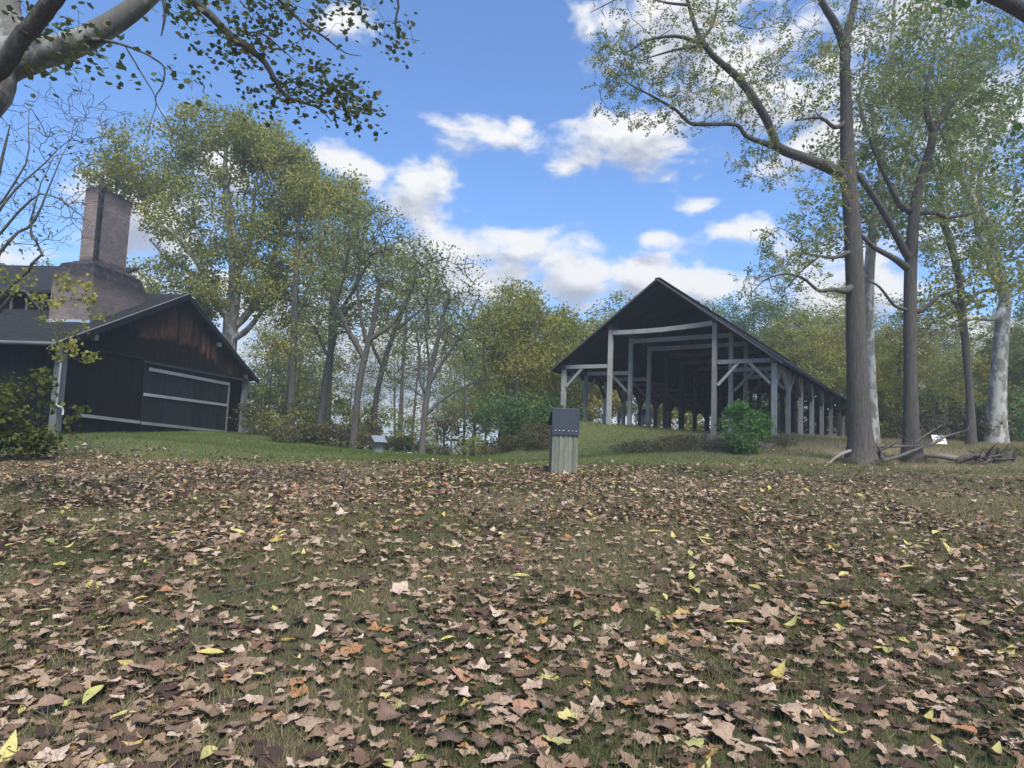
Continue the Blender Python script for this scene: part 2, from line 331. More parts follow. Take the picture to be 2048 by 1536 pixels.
# ------------------------------------------------------------------ terrain
ctl = [at(*c) for c in [(1128,948,12.2),(500,922,15),(200,917,14.2),(0,915,13.5),(1000,928,15),(1300,932,15),(1600,938,14.5),(2040,958,13),(1800,945,15),(740,904,24),(847,912,26),(1000,914,28),
       (600,893,25),(560,884,25.5),(1722,930,18),(1825,922,19),(1992,888,28),(1880,893,22),(1940,893,25),(1300,912,20),(1420,914,19),(1500,912,19.5),(1200,916,20),(1600,915,19),(1425,890,21.5),(1530,892,22),
       (1950,925,18.5),(2040,925,18),(1660,905,20),(1100,925,19),(1130,915,24),(1050,912,30),(300,880,19.5),(100,900,17),(180,880,17.5)]]
ctl += [np.array(p) for p in [(0,0,0.),(-4,0,.0),(5,0,.0),(0,-12,-.9),(-14,-6,-.3),(14,-6,-.3),(-10,5,.36),(10,5,.36),(0,5,.35),(-30,0,.3),(30,0,.9),(-12,50,-2.0),(0,45,-1.2),(-25,60,-3.5),(-8,75,-5),(5,75,-3.),
        (-45,40,-1.0),(-35,20,.8),(-60,0,0),(60,0,2),(45,30,4),(35,50,3.5),(25,75,3.5),(0,120,-5),(60,100,6),(-80,100,-7),(30,22,1.7),(0,38,-.3),(-5,34,.2)]]
for u in (-5.2, 0, 5.2):
    for k in (-.4, 3, 6, 10.4):
        ctl.append(SP(u, k, 0)-np.array([0, 0, .02]))
for u, v, z in [(0,-.5,-.02),(3,-.4,.02),(6,-.4,.10),(9,-.4,.14),(11.5,-.4,.06),(12.6,-.6,.0),(0,3,-.02),(12,4,0),(0,8,0),(12,9,-.1),(6,-3,-.02),(10.5,-2.5,.02)]:
    ctl.append(BP(u, v, z))
C = np.array(ctl); cxy = C[:, :2]
def _phi(d): return np.sqrt(d*d+1.0)
A_ = _phi(np.linalg.norm(cxy[:, None]-cxy[None], axis=2)) + np.eye(len(C))*-.02
Pm = np.c_[np.ones(len(C)), cxy]
K_ = np.block([[A_, Pm], [Pm.T, np.zeros((3, 3))]]); Wt = np.linalg.solve(K_, np.r_[C[:, 2], 0, 0, 0])
def H(x, y):
    x = np.atleast_1d(np.asarray(x, float)); y = np.atleast_1d(np.asarray(y, float)); sh = x.shape; x = x.ravel(); y = y.ravel()
    out = np.zeros(len(x))
    rr = np.hypot(x, y); s = np.minimum(1, 110/np.maximum(rr, 1)); xx = x*s; yy = y*s
    for i in range(0, len(x), 20000):
        d = np.hypot(xx[i:i+20000, None]-cxy[None, :, 0], yy[i:i+20000, None]-cxy[None, :, 1])
        out[i:i+20000] = _phi(d)@Wt[:-3]+Wt[-3]+Wt[-2]*xx[i:i+20000]+Wt[-1]*yy[i:i+20000]
    fade = np.clip((110-rr)/40, 0, 1)
    out = out*fade+(1-fade)*np.clip(out, -7, 7)
    out += (vnoise(x, y, 2.3, 1)-.5)*.07+(vnoise(x, y, .7, 2)-.5)*.03
    return out.reshape(sh)
def h1(x, y): return float(H(x, y)[0])
def gax(n, near, far_, c):
    t = np.linspace(-1, 1, n); k = np.arcsinh(far_/near); return c+near*np.sinh(t*k)
gx = gax(260, 6., 420, 0); gy = gax(300, 6., 420, 9)
X, Y = np.meshgrid(gx, gy); Z = H(X, Y); n_, m_ = X.shape
idx = np.arange(n_*m_).reshape(n_, m_)
Fg = np.stack([idx[:-1, :-1], idx[:-1, 1:], idx[1:, 1:], idx[1:, :-1]], -1).reshape(-1, 4)
# how much of the ground is lawn (0 = leaf-strewn field), by place
def crest(x): return 14.3+np.where(x > 3, -.02*(x-3), 0)+(vnoise(x, x*0, 1.7, 3)-.5)*1.6-np.clip(-x-9, 0, 5)*.1
def lawn(x, y): return np.clip((y-crest(x))/2.0+.6+(vnoise(x, y, .8, 5)-.5)*.9, 0, 1)
def brownish(x, y):   # dry leaf-littered slope near the open shed and the big trees
    d = np.clip((x-4.5)/4, 0, 1)*np.clip((y-15)/3, 0, 1); return np.clip(d*(.5+vnoise(x, y, 2.2, 7)*.9), 0, 1)
mg, t, b = mat('field_ground', 1.)
lw = attr(t, 'lawn'); br = attr(t, 'dry')
n = noise(t, 1.6, 6, .65); nf = noise(t, 22, 5, .7); 
c_f = ramp(t, nf, [(.25, (.035, .030, .018)), (.5, (.085, .072, .04)), (.75, (.15, .125, .075))]); c_f = mixc(t, ramp(t, n, [(.45, (0, 0, 0)), (.62, (.7, .7, .7))]), c_f, (.07, .085, .036))
c_l = ramp(t, nf, [(.25, (.07, .09, .03)), (.75, (.14, .16, .06))]); c_l = mixc(t, ramp(t, n, [(.4, (0, 0, 0)), (.7, (.6, .6, .6))]), c_l, (.13, .12, .055))
c_b = ramp(t, nf, [(.25, (.12, .10, .06)), (.75, (.26, .21, .14))]); c_b = mixc(t, ramp(t, n, [(.45, (0, 0, 0)), (.65, (.5, .5, .5))]), c_b, (.09, .10, .045))
c = mixc(t, br, mixc(t, lw, c_f, c_l), c_b)
t.links.new(c, b.inputs['Base Color']); bump(t, b, nf, .03, .8)
gm = mesh_np('ground', np.stack([X.ravel(), Y.ravel(), Z.ravel()], 1), Fg, {'lawn': lawn(X.ravel(), Y.ravel()), 'dry': brownish(X.ravel(), Y.ravel())}, True)
ground = tag(link('ground', gm, mg), kind='structure')
# ------------------------------------------------------------------ fallen leaves
def lobed_leaf(seed, lod=2):
    r = np.random.default_rng(seed); tips = np.radians([90, 32, 148, -28, 208]); rad = np.array([1.0, .92, .92, .6, .6])*r.uniform(.85, 1.1, 5)
    A, Rr = [], []
    order = [(-90, .12)]
    def lobe(a, rd): return [(a-17, rd*.80), (a-7, rd*.88), (a, rd), (a+8, rd*.86), (a+17, rd*.79)] if lod == 2 else [(a-12, rd*.86), (a, rd), (a+12, rd*.86)]
    order += lobe(-28, rad[3])+[(2, .60)]+lobe(32, rad[1])+[(60, .68)]+lobe(90, rad[0])+[(119, .68)]+lobe(148, rad[2])+[(178, .60)]+lobe(208, rad[4])
    pts = np.array([[math.cos(R(a))*q, math.sin(R(a))*q] for a, q in order]); pts += r.normal(0, .018, pts.shape)
    inner = pts*.5; P = np.vstack([[[0, -.02]], inner, pts]); n = len(pts)
    Fs = []
    for i in range(n):
        j = (i+1) % n; Fs += [(0, 1+i, 1+j), (1+i, 1+n+i, 1+n+j), (1+i, 1+n+j, 1+j)]
    a, b_, c_ = r.normal(0, .26, 3); d = np.hypot(*P.T); ang = np.arctan2(P[:, 1], P[:, 0])
    z = a*P[:, 0]**2+b_*P[:, 1]**2+c_*P[:, 0]*P[:, 1]+.10*d*np.sin(ang*3+r.uniform(0, 6))+r.normal(0, .035, len(P))*d+r.uniform(.0, .5)*d**3*.4
    vein = np.clip(1-d*1.2, 0, 1)
    V = np.c_[P, z]*.5
    return V, np.array(Fs), vein
def oval_leaf(seed):
    r = np.random.default_rng(seed); ys = np.linspace(-.5, .5, 6); wd = .2*np.sin(np.linspace(.12, np.pi-.05, 6)); V = []; Fs = []
    cu = r.normal(0, .7); cup = r.uniform(.2, 1.)
    for y, w_ in zip(ys, wd):
        V += [(-w_, y, cu*y*y+cup*w_), (0, y, cu*y*y), (w_, y, cu*y*y+cup*w_)]
    for i in range(5):
        for k in range(2):
            a = i*3+k; Fs += [(a, a+1, a+4), (a, a+4, a+3)]
    return np.array(V), np.array(Fs), np.zeros(18)
hi = [lobed_leaf(s) for s in range(10)]; lo = [lobed_leaf(s+50, 1) for s in range(8)]; ov = [oval_leaf(s) for s in range(4)]
# density of leaves over the field
def leafdens(x, y):
    d = np.clip(1-(y-crest(x)+1.)/3.2-(vnoise(x, y, .9, 6)-.5)*.9, 0, 1)
    d = d*(.16+1.25*vnoise(x, y, .9, 11)**1.3*(.35+.65*vnoise(x, y, 3., 12))*1.35)
    d *= 1-.75*np.clip((x-1.5)/6, 0, 1)*np.clip((y-5)/5, 0, 1)
    return np.clip(d, .015, 1)
pn = []
NT = 125000
yy = rng.uniform(1.9, 17.5, NT*2); xx = rng.uniform(-1, 1, NT*2)*(yy*.90+1.6); keep = rng.uniform(0, 1, NT*2) < (yy*.9+1.6)/(17.5*.9+1.6); xx, yy = xx[keep], yy[keep]
keep = rng.uniform(0, 1, len(xx)) < leafdens(xx, yy)*.70; xx, yy = xx[keep], yy[keep]
# a thin scatter on the lawn and the mound
ex = rng.uniform(-16, 22, 2600); ey = rng.uniform(14, 27, 2600); kk = (rng.uniform(0, 1, 2600) < .10+.9*np.clip((ex-5)/5, 0, 1)); ex, ey = ex[kk], ey[kk]
xx = np.r_[xx, ex]; yy = np.r_[yy, ey]
n = len(xx); size = np.clip(rng.lognormal(math.log(.092), .34, n), .04, .19); rr_ = rng.uniform(0, 1, n)
order = np.argsort(np.hypot(xx, yy)); xx, yy, size, rr_ = xx[order], yy[order], size[order], rr_[order]
zz = H(xx, yy)+rng.uniform(.006, .042, n); tilt = rng.choice([.14, .3, .6], n, p=[.62, .30, .08]); rot = rand_rot(n, tilt)
inframe = (np.abs(xx) < yy*.83) & (yy > 2.75)
near = np.where(inframe)[0][:300]; isnear = np.zeros(n, bool); isnear[near] = True
protos = []
for V, Fc, ve in hi+ov[:2]:
    me = mesh_np('fallen_leaf', V, Fc, {'vein': ve}, False); me.materials.append(M_leafobj); protos.append(me)
for i in near:
    yel = rng.uniform() < .03
    o = bpy.data.objects.new('fallen_leaf', protos[rng.integers(10, 12) if yel else rng.integers(0, 10)]); COL.objects.link(o); o.parent = ground
    Mx = Matrix([list(rot[i][k])+[0] for k in range(3)]+[[0, 0, 0, 1]]); s_ = size[i]*(1.15 if not yel else .9)
    o.matrix_world = Matrix.Translation((xx[i], yy[i], zz[i]+.008)) @ Mx @ Matrix.Scale(s_, 4)
m = ~isnear; dd = np.hypot(xx, yy)
vs = [(v[0], v[1]) for v in hi]+[(v[0], v[1]) for v in lo]+[(v[0], v[1]) for v in ov]
vid = np.where(dd < 5.5, rng.integers(0, 10, n), rng.integers(10, 18, n)); yel = (rr_ > .965) & (rng.uniform(0, 1, n) < .7); vid = np.where(yel, rng.integers(18, 22, n), vid)
V, Fc, A = scatter(vs, np.c_[xx, yy, zz][m], rot[m], size[m]*1.08, rr_[m], vid[m])
lit = link('leaf_litter', mesh_np('leaf_litter', V, Fc, {'rnd': A}), M_litter)
tag(lit, 'brown and tan fallen leaves strewn thickly over the grass of the field', 'fallen leaves', kind='stuff')
# small sticks among the leaves
def tube(pts, rad, n=6):
    pts = np.asarray(pts, float); rad = np.asarray(rad, float); k = len(pts); V = []; 
    d = np.gradient(pts, axis=0); d /= np.linalg.norm(d, axis=1)[:, None]+1e-9
    ref = np.array([.3, .9, .1]) if abs(d[0][1]) < .8 else np.array([1., .1, .1])
    for i in range(k):
        a = np.cross(d[i], ref); a /= np.linalg.norm(a); b2_ = np.cross(d[i], a)
        th = np.linspace(0, 2*np.pi, n, endpoint=False); V.append(pts[i]+rad[i]*(np.cos(th)[:, None]*a+np.sin(th)[:, None]*b2_))
    Fs = [(i*n+j, i*n+(j+1) % n, (i+1)*n+(j+1) % n, (i+1)*n+j) for i in range(k-1) for j in range(n)]
    return np.concatenate(V), Fs
sticks = [((-.55,3.6),(-.3,3.95)),((.9,3.7),(1.25,3.45)),((1.9,5.4),(2.3,5.1)),((-2.6,5.2),(-3.3,5.6)),((-1.9,4.4),(-1.5,4.9)),((.2,6.9),(.8,7.3)),((3.6,6.2),(3.2,6.9))]
for i, (a, b_) in enumerate(sticks):
    ps = [(a[0]+(b_[0]-a[0])*t+.02*math.sin(7*t+i), a[1]+(b_[1]-a[1])*t, 0) for t in np.linspace(0, 1, 7)]; ps = [(x, y, h1(x, y)+.035+.02*t) for t, (x, y, _) in enumerate(ps)] if i < 0 else [(x, y, h1(x, y)+.045) for x, y, _ in ps]
    V, Fc = tube(ps, np.linspace(.007, .003, 7), 5)
    o = link('fallen_stick', mesh_np('fallen_stick', V, Fc), M_bark2); tag(o, 'thin dry stick lying among the fallen leaves in the field', 'stick', 'sticks among the fallen leaves')
# ------------------------------------------------------------------ grass
def blades(n, x, y, hgt, wid, lean, r):
    z = H(x, y); yaw = r.uniform(0, 2*np.pi, n); ln = r.normal(0, lean, n)*hgt; ld = r.uniform(0, 2*np.pi, n)
    b0 = np.c_[x-np.cos(yaw)*wid, y-np.sin(yaw)*wid, z-.005]; b1_ = np.c_[x+np.cos(yaw)*wid, y+np.sin(yaw)*wid, z-.005]
    tp = np.c_[x+np.cos(ld)*ln, y+np.sin(ld)*ln, z+hgt]; V = np.stack([b0, b1_, tp], 1).reshape(-1, 3); return V, np.arange(3*n).reshape(-1, 3)
def frus(n, y0, y1, p=1.):
    y = (rng.uniform(y0**p, y1**p, n))**(1/p); return rng.uniform(-1, 1, n)*(y*.86+.6), y
gs = []
x, y = frus(240000, 2.3, 7.5, 1.3); k = rng.uniform(0, 1, len(x)) < .25+.75*vnoise(x, y, .5, 20); x, y = x[k], y[k]; n = len(x)
gs.append((blades(n, x, y, rng.uniform(.025, .085, n), rng.uniform(.0012, .003, n), .8, rng), np.repeat(np.clip(vnoise(x, y, .9, 21)*.7+rng.uniform(-.25, .5, n)*.9, 0, 1), 3)))
x, y = frus(190000, 7, 15.5, 1.6); n = len(x)
gs.append((blades(n, x, y, rng.uniform(.03, .08, n), rng.uniform(.002, .006, n), .8, rng), np.repeat(np.clip(vnoise(x, y, 1.3, 21)*.7+rng.uniform(-.2, .5, n)*.8+.22*np.clip((x-2)/5, 0, 1), 0, 1), 3)))
V = []; Fc = []; A = []; o_ = 0
for (v, f), a in gs: V.append(v); Fc.append(f+o_); A.append(a); o_ += len(v)
M_grass = leaf_mat('short_grass', [(0, (.05, .075, .025)), (.25, (.10, .12, .045)), (.45, (.19, .17, .08)), (1, (.38, .31, .19))], tr=.25)
tag(link('grass', mesh_np('grass', np.concatenate(V), np.concatenate(Fc), {'rnd': np.concatenate(A)}), M_grass), 'short thin grass growing between the fallen leaves of the field', 'grass', kind='stuff')
x, y = frus(300000, 13.5, 40, 1.5); k = (lawn(x, y) > .25); x, y = x[k], y[k]; rx, ry = x, y
inb = ((np.c_[x, y]-BARN0[:2])@_bl[:2] > -.1) & (x < -11.5); x, y = x[~inb], y[~inb]; n = len(x); dryv = brownish(x, y)
V, Fc = blades(n, x, y, rng.uniform(.03, .085, n)*(1+.6*dryv)*(.6+y/38), rng.uniform(.004, .009, n)*(.3+y/28), .6, rng)
tag(link('lawn_grass', mesh_np('lawn_grass', V, Fc, {'rnd': np.repeat(np.clip(.12+.45*vnoise(x, y, 1.8, 33)+rng.uniform(-.15, .2, n)+.5*dryv, 0, 1), 3)}), leaf_mat('lawn_grass', [(0, (.07, .11, .03)), (.4, (.125, .165, .05)), (.7, (.21, .19, .09)), (1, (.33, .27, .17))], tr=.25)), 'mown green lawn rising towards the barn and the open shed', 'grass', kind='stuff')
# ------------------------------------------------------------------ trees
KITE = [(np.array([(0, -.5, 0), (.33, 0, .07), (0, .5, 0), (-.33, 0, .07)]), np.array([(0, 1, 2, 3)]))]
def star_leaf():
    P = [(0, -.1, 0)]+[(math.cos(R(a))*q, math.sin(R(a))*q, .1*q*q) for a, q in [(-90, .15), (-25, .36), (5, .33), (35, .5), (62, .4), (90, .56), (118, .4), (145, .5), (175, .33), (205, .36)]]
    return np.array(P), np.array([(0, i, i+1) for i in range(1, 10)]+[(0, 10, 1)])
STAR = [star_leaf()]
def pinnate(seed):
    r = np.random.default_rng(seed); V = []; Fs = []; dr = r.uniform(.2, .5)
    for i in range(7):
        t = i/6; y = t; z = -dr*t*t
        for s in ((-1, 1) if i < 6 else (0,)):
            if r.uniform() < .22: continue
            a = R(62)*s; l_ = .34*(1-.35*abs(t-.45)); a += r.normal(0, .22); l_ *= r.uniform(.6, 1.15); c0 = np.array([0, y+r.normal(0, .02), z]); d = np.array([math.sin(a), math.cos(a), r.uniform(-.8, .1)]); q = np.array([math.cos(a), -math.sin(a), r.normal(0, .5)])*.066
            n = len(V); V += [c0, c0+d*l_*.45+q, c0+d*l_, c0+d*l_*.45-q]; Fs.append((n, n+1, n+2, n+3))
    return np.array(V), np.array(Fs)
PINN = [pinnate(s) for s in range(12)]
def catmull(P, per):
    P = np.asarray(P, float); out = []
    Q = np.vstack([2*P[0]-P[1], P, 2*P[-1]-P[-2]])
    for i in range(1, len(Q)-2):
        for t in np.linspace(0, 1, per, endpoint=False):
            a, b_, c_, d = Q[i-1:i+3]; out.append(.5*((2*b_)+(c_-a)*t+(2*a-5*b_+4*c_-d)*t*t+(-a+3*b_-3*c_+d)*t**3))
    out.append(Q[-2]); return np.array(out)
class Tree:
    def __init__(s, seed): s.r = np.random.default_rng(seed); s.P = []; s.par = []; s.fx = []; s.att = []; s.cl = []
    def poly(s, pts, attach=True, wob=.0, per=4):
        """pts: (x,y,z,r); joins the nearest existing node unless it is the first"""
        q = catmull(pts, per); q[1:, :3] += s.r.normal(0, wob, (len(q)-1, 3))
        if s.P:
            P = np.array(s.P); p = int(np.argmin(np.linalg.norm(P-q[0, :3], axis=1)))
        else: p = -1
        for x, y, z, rd in q:
            s.P.append(np.array([x, y, z])); s.par.append(p); s.fx.append(max(rd, 0)); s.att.append(attach); p = len(s.P)-1
        return s
    def grow(s, T, step=.5, bow=.35, jit=.05, down=.9, leafy=True):
        T = np.asarray(T); P = np.zeros((len(s.P)+len(T)*12, 3)); n = len(s.P); P[:n] = s.P; att = np.zeros(len(P), bool); att[:n] = s.att
        d0_ = np.min(np.linalg.norm(T[:, None]-P[None, :n][:, att[:n]], axis=2), axis=1)
        for t in T[np.argsort(d0_)]:
            v = t-P[:n]; d = np.linalg.norm(v, axis=1)+1e-6; cost = d*(1+down*np.clip(-v[:, 2]/d, 0, 1)); cost[~att[:n]] = 1e9
            i = int(np.argmin(cost)); k = min(10, max(2, int(math.ceil(d[i]/step))))
            pi = s.par[i]; dr = P[i]-P[pi] if pi >= 0 else np.array([0, 0, 1.]); dr = dr/(np.linalg.norm(dr)+1e-9)
            m_ = P[i]+(dr*.6+np.array([0, 0, .25]))*bow*d[i]+(t-P[i])*.35+s.r.normal(0, .06, 3)*d[i]; p = i
            for j in range(1, k+1):
                u = j/k; q = (1-u)**2*P[i]+2*u*(1-u)*m_+u*u*t
                if j < k: q = q+s.r.normal(0, jit, 3)*min(1, d[i])
                if n >= len(P): break
                P[n] = q; att[n] = True; s.P.append(q); s.par.append(p); s.fx.append(0); s.att.append(True); p = n; n += 1
            if leafy: s.cl.append(s.P[p])
        return s
    def build(s, root, bark, twig=.007, e=2.25, split=.05, maxr=9, trunkname='trunk', thin=None):
        P = np.array(s.P); par = np.array(s.par); fx = np.array(s.fx); n = len(P); A = np.zeros(n); best = np.full(n, -1); bv = np.zeros(n)
        for i in range(n-1, -1, -1):
            if A[i] == 0: A[i] = twig**e
            p = par[i]
            if p >= 0:
                A[p] += A[i]*.93
                if A[i] > bv[p]: bv[p] = A[i]; best[p] = i
        rad = np.minimum(A**(1/e), maxr); rad = np.where(fx > 0, fx, rad)
        for i in range(n):      # a child is never thicker than its parent
            if par[i] >= 0 and fx[i] == 0: rad[i] = min(rad[i], rad[par[i]]*.985)
        d = np.zeros((n, 3))
        for i in range(n):
            if par[i] >= 0: d[i] = P[i]-P[par[i]]
        if n > 1: d[0] = d[1]
        dn_ = d/(np.linalg.norm(d, axis=1)[:, None]+1e-9); fr = dn_.copy()
        for i in range(n):
            if best[i] >= 0: fr[i] = dn_[i]+dn_[best[i]]
        for i in range(n):
            if par[i] < 0 and best[i] >= 0: fr[i] = dn_[best[i]]
        fr /= np.linalg.norm(fr, axis=1)[:, None]+1e-9
        ref = np.tile(np.array([.96, .21, .19]), (n, 1))
        a = np.cross(fr, ref); bad = np.linalg.norm(a, axis=1) < .25; a[bad] = np.cross(fr[bad], [0, .2, 1.]); a /= np.linalg.norm(a, axis=1)[:, None]; b_ = np.cross(fr, a)
        ch = np.where(par >= 0)[0]; pp = par[ch]; main = best[pp] == ch
        off = np.array(root.location)
        for nm, sel in ((trunkname, rad[ch] >= split), ('branches', rad[ch] < split)):
            Vs = []; Fs = []; o = 0
            for lo_, hi_, sides in ((.09, 99, 12), (.03, .09, 7), (.012, .03, 4), (0, .012, 3)):
                m_ = sel & (rad[ch] >= lo_) & (rad[ch] < hi_); c_ = ch[m_]; p_ = pp[m_]; mm = main[m_]
                if not len(c_): continue
                th = np.linspace(0, 2*np.pi, sides, endpoint=False); cs = np.cos(th)[None, :, None]; sn = np.sin(th)[None, :, None]
                # side shoots start from a ring turned their own way
                fa = np.where(mm[:, None], a[p_], a[c_]); fb = np.where(mm[:, None], b_[p_], b_[c_]); flip = (np.einsum('ij,ij->i', fa, a[c_]) < 0); fa[flip] *= -1; fb[flip] *= -1
                r0_ = np.where(mm, rad[p_], np.minimum(rad[c_]*1.25, rad[p_]))
                ringp = P[p_][:, None]+r0_[:, None, None]*(cs*fa[:, None]+sn*fb[:, None]); ac = a[c_].copy(); bc = b_[c_].copy()
                wobb = 1 if sides < 12 else 1+.05*np.sin(th*3+1)[None, :, None]
                ringc = P[c_][:, None]+rad[c_][:, None, None]*(cs*ac[:, None]+sn*bc[:, None])
                V = np.concatenate([ringp, ringc], 1).reshape(-1, 3); base = (np.arange(len(c_))*2*sides)[:, None, None]; j = np.arange(sides); j2 = (j+1) % sides
                f = np.stack([j, j2, j2+sides, j+sides], -1)[None]+base; Vs.append(V); Fs.append(f.reshape(-1, 4)+o); o += len(V)
            if Vs:
                o_n = link(nm, mesh_np(nm, np.concatenate(Vs)-off, np.concatenate(Fs), None, True), bark if nm == trunkname or thin is None else thin, root)
                if nm == 'branches': o_n['kind'] = 'stuff'
        return s
    def leaves(s, root, lm, per, size, sig=.35, shape=KITE, tilt=None, mix=.55, droop=0, name='crown', extra=None, keep=1., tint=0):
        Cc = np.array(s.cl)
        if keep < 1: Cc = Cc[s.r.uniform(0, 1, len(Cc)) < keep]
        if extra is not None and len(extra): Cc = np.vstack([Cc, extra])
        n = len(Cc)*per; crn = np.repeat(s.r.uniform(0, 1, len(Cc)), per); sg = np.repeat(s.r.uniform(.6, 1.35, len(Cc)), per)[:, None]*sig
        qq = s.r.normal(0, 1, (n, 3)); qq /= np.linalg.norm(qq, axis=1)[:, None]; pos = np.repeat(Cc, per, 0)+qq*(s.r.uniform(0, 1, (n, 1))**.45)*sg*1.75*np.array([1, 1, .7]); pos[:, 2] -= droop*s.r.uniform(0, 1, n)
        rnd = np.clip(crn*mix+s.r.uniform(0, 1, n)*(1-mix)+tint, 0, 1)
        V, Fc, A = scatter(shape, pos-np.array(root.location), rand_rot(n, tilt, s.r), size*s.r.uniform(.65, 1.3, n), rnd)
        return tag(link(name, mesh_np(name, V, Fc, {'rnd': A}), lm, root), kind='stuff')
def blob(r, n, c, rad, shell=.5):
    q = r.normal(size=(n, 3)); q /= np.linalg.norm(q, axis=1)[:, None]; u = r.uniform(0, 1, n)**(1/3.); u = np.where(r.uniform(0, 1, n) < shell, .75+.25*u, u)
    return np.array(c)+q*u[:, None]*np.array(rad)
def pblob(r, n, px, py, rx, ry, d, dd, shell=.5):
    """crown lobe: pixel centre and radii at distance d"""
    c = at(px, py, d); return blob(r, n, c, (rx*d/F, dd, ry*d/F), shell)
def limb(L_, d=None):
    return [tuple(at(px, py, dd_))+(rad,) for px, py, dd_, rad in L_]
def rooted(px, py, d, rad):
    p = at(px, py, d); p[2] = h1(p[0], p[1])-.15; return tuple(p)+(rad,)
def new_tree(name, seed, base, label, cat='tree', group=None):
    t_ = Tree(seed); root = empty(name, (base[0], base[1], h1(base[0], base[1]))); tag(root, label, cat, group); return t_, root
# hero 1 : dark walnut with the long limb, right of the open shed
b0 = rooted(1722, 930, 18, .60)
T, r_ = new_tree('walnut_tree', 1, b0, 'tall dark walnut tree with a long crooked limb reaching left over the open shed')
T.poly([b0, tuple(at(1722, 905, 18))+(.40,), tuple(at(1719, 850, 18))+(.31,)]+limb([(1713,700,18,.268),(1710,560,18,.245),(1703,430,18,.22),(1696,330,18,.20),(1692,200,18,.15),(1690,90,18,.13),(1706,20,18,.10),(1722,-80,18,.09),(1740,-190,18,.05)]), attach=False, per=5)
for k, a in enumerate(T.P): T.att[k] = a[2] > at(1700, 330, 18)[2]
T.poly(limb([(1703,425,18,.12),(1700,385,18,.165),(1680,348,17.9,.16),(1625,322,17.7,.14),(1560,297,17.4,.125),(1546,270,17.3,.105),(1525,225,17.2,.11),(1480,160,17,.1),(1425,110,16.8,.08),(1398,70,16.7,.065),(1378,10,16.6,.05),(1365,-60,16.5,.035)]), per=4)
T.poly(limb([(1560,297,17.4,.1),(1528,286,17.3,.075),(1492,272,17.2,.06),(1472,249,17.1,.055),(1408,249,16.9,.05),(1378,245,16.8,.045),(1352,220,16.7,.04),(1300,190,16.6,.03),(1262,170,16.5,.022),(1215,135,16.4,.012)]), per=3)
T.poly(limb([(1398,85,16.7,.06),(1350,72,16.6,.045),(1290,82,16.5,.032),(1250,105,16.4,.022),(1195,85,16.3,.012)]), per=3)
T.poly(limb([(1405,92,16.8,.05),(1360,98,16.9,.035),(1315,110,17.1,.025),(1270,125,17.2,.014)]), per=3)
T.poly(limb([(1378,10,16.6,.04),(1330,5,16.4,.03),(1260,-10,16.2,.02),(1180,25,16,.01)]), per=3)
T.poly(limb([(1400,80,16.7,.05),(1425,50,16.9,.04),(1436,0,17.2,.03),(1440,-60,17.4,.02)]), per=3)
T.poly(limb([(1692,100,18,.14),(1672,50,17.8,.11),(1645,5,17.6,.09),(1620,-70,17.4,.06)]), per=3)
T.poly(limb([(1702,575,17.9,.12),(1688,582,17.7,.095),(1668,579,17.5,.06),(1640,582,17.3,.05),(1625,572,17.2,.04),(1605,556,17.1,.035),(1570,548,17,.03),(1530,560,16.9,.018),(1500,590,16.8,.01)]), per=3)
T.poly(limb([(1697,505,17.9,.08),(1670,515,17.7,.05),(1640,512,17.5,.035),(1608,505,17.4,.03),(1600,480,17.3,.02),(1570,460,17.2,.012)]), per=3)
T.poly(limb([(1640,512,17.5,.03),(1600,545,17.3,.02),(1560,590,17.1,.012),(1505,640,17,.006)]), per=3)
T.poly(limb([(1697,240,18,.08),(1670,255,17.8,.06),(1640,235,17.5,.045),(1590,242,17.3,.02)]), per=3)
rr = T.r
tg = np.vstack([pblob(rr,90,1330,60,150,90,16.6,1.2),pblob(rr,75,1300,190,105,50,16.8,1.),pblob(rr,60,1440,190,90,70,17,1.),pblob(rr,45,1500,90,80,90,17,1.2),pblob(rr,60,1560,190,90,90,17.3,1.5),pblob(rr,70,1660,60,110,120,17.6,1.8),
     pblob(rr,50,1590,480,75,40,17.2,.8),pblob(rr,45,1560,550,75,50,17.1,.8),pblob(rr,45,1640,380,60,80,17.8,1.2),pblob(rr,40,1760,120,80,130,18,1.5),pblob(rr,30,1530,330,60,30,17.4,.6),pblob(rr,25,1240,110,50,50,16.4,.6)])
T.grow(tg, step=.32, jit=.05, bow=.45, down=.3); T.build(r_, M_bark, twig=.0075, split=.045)
T.leaves(r_, LM_pale, 3, .30, .22, PINN, keep=.8, droop=.1, name='crown')
# hero 2 : second dark tree, to its right
b0 = rooted(1825, 922, 19, .42)
T, r_ = new_tree('walnut_tree', 2, b0, 'dark forked tree with a brush pile at its foot, right of the taller walnut')
T.poly([b0, tuple(at(1824, 900, 19))+(.29,), tuple(at(1822, 850, 19))+(.225,)]+limb([(1821,750,19,.185),(1820,640,19,.18),(1822,520,19,.17),(1831,410,19,.14),(1845,350,19,.125),(1862,290,19,.115),(1868,262,19,.11),(1890,222,19,.10),(1918,185,19.1,.09),(1926,180,19.1,.07)]), attach=False, per=5)
for k, a in enumerate(T.P): T.att[k] = a[2] > at(1820, 420, 19)[2]
T.poly(limb([(1822,520,19,.13),(1808,500,18.9,.11),(1772,432,18.6,.095),(1735,375,18.4,.085),(1712,345,18.3,.07)]), attach=False, per=4)
T.poly(limb([(1820,540,19,.12),(1790,518,18.8,.09),(1750,496,18.5,.07),(1722,470,18.3,.05)]), attach=False, per=4)
T.poly(limb([(1866,265,19,.1),(1855,230,18.9,.09),(1852,200,18.9,.07),(1856,150,18.9,.04)]), per=3)
T.poly(limb([(1820,420,19,.1),(1800,410,18.7,.09),(1760,330,18.4,.05),(1740,280,18.2,.03)]), per=3)
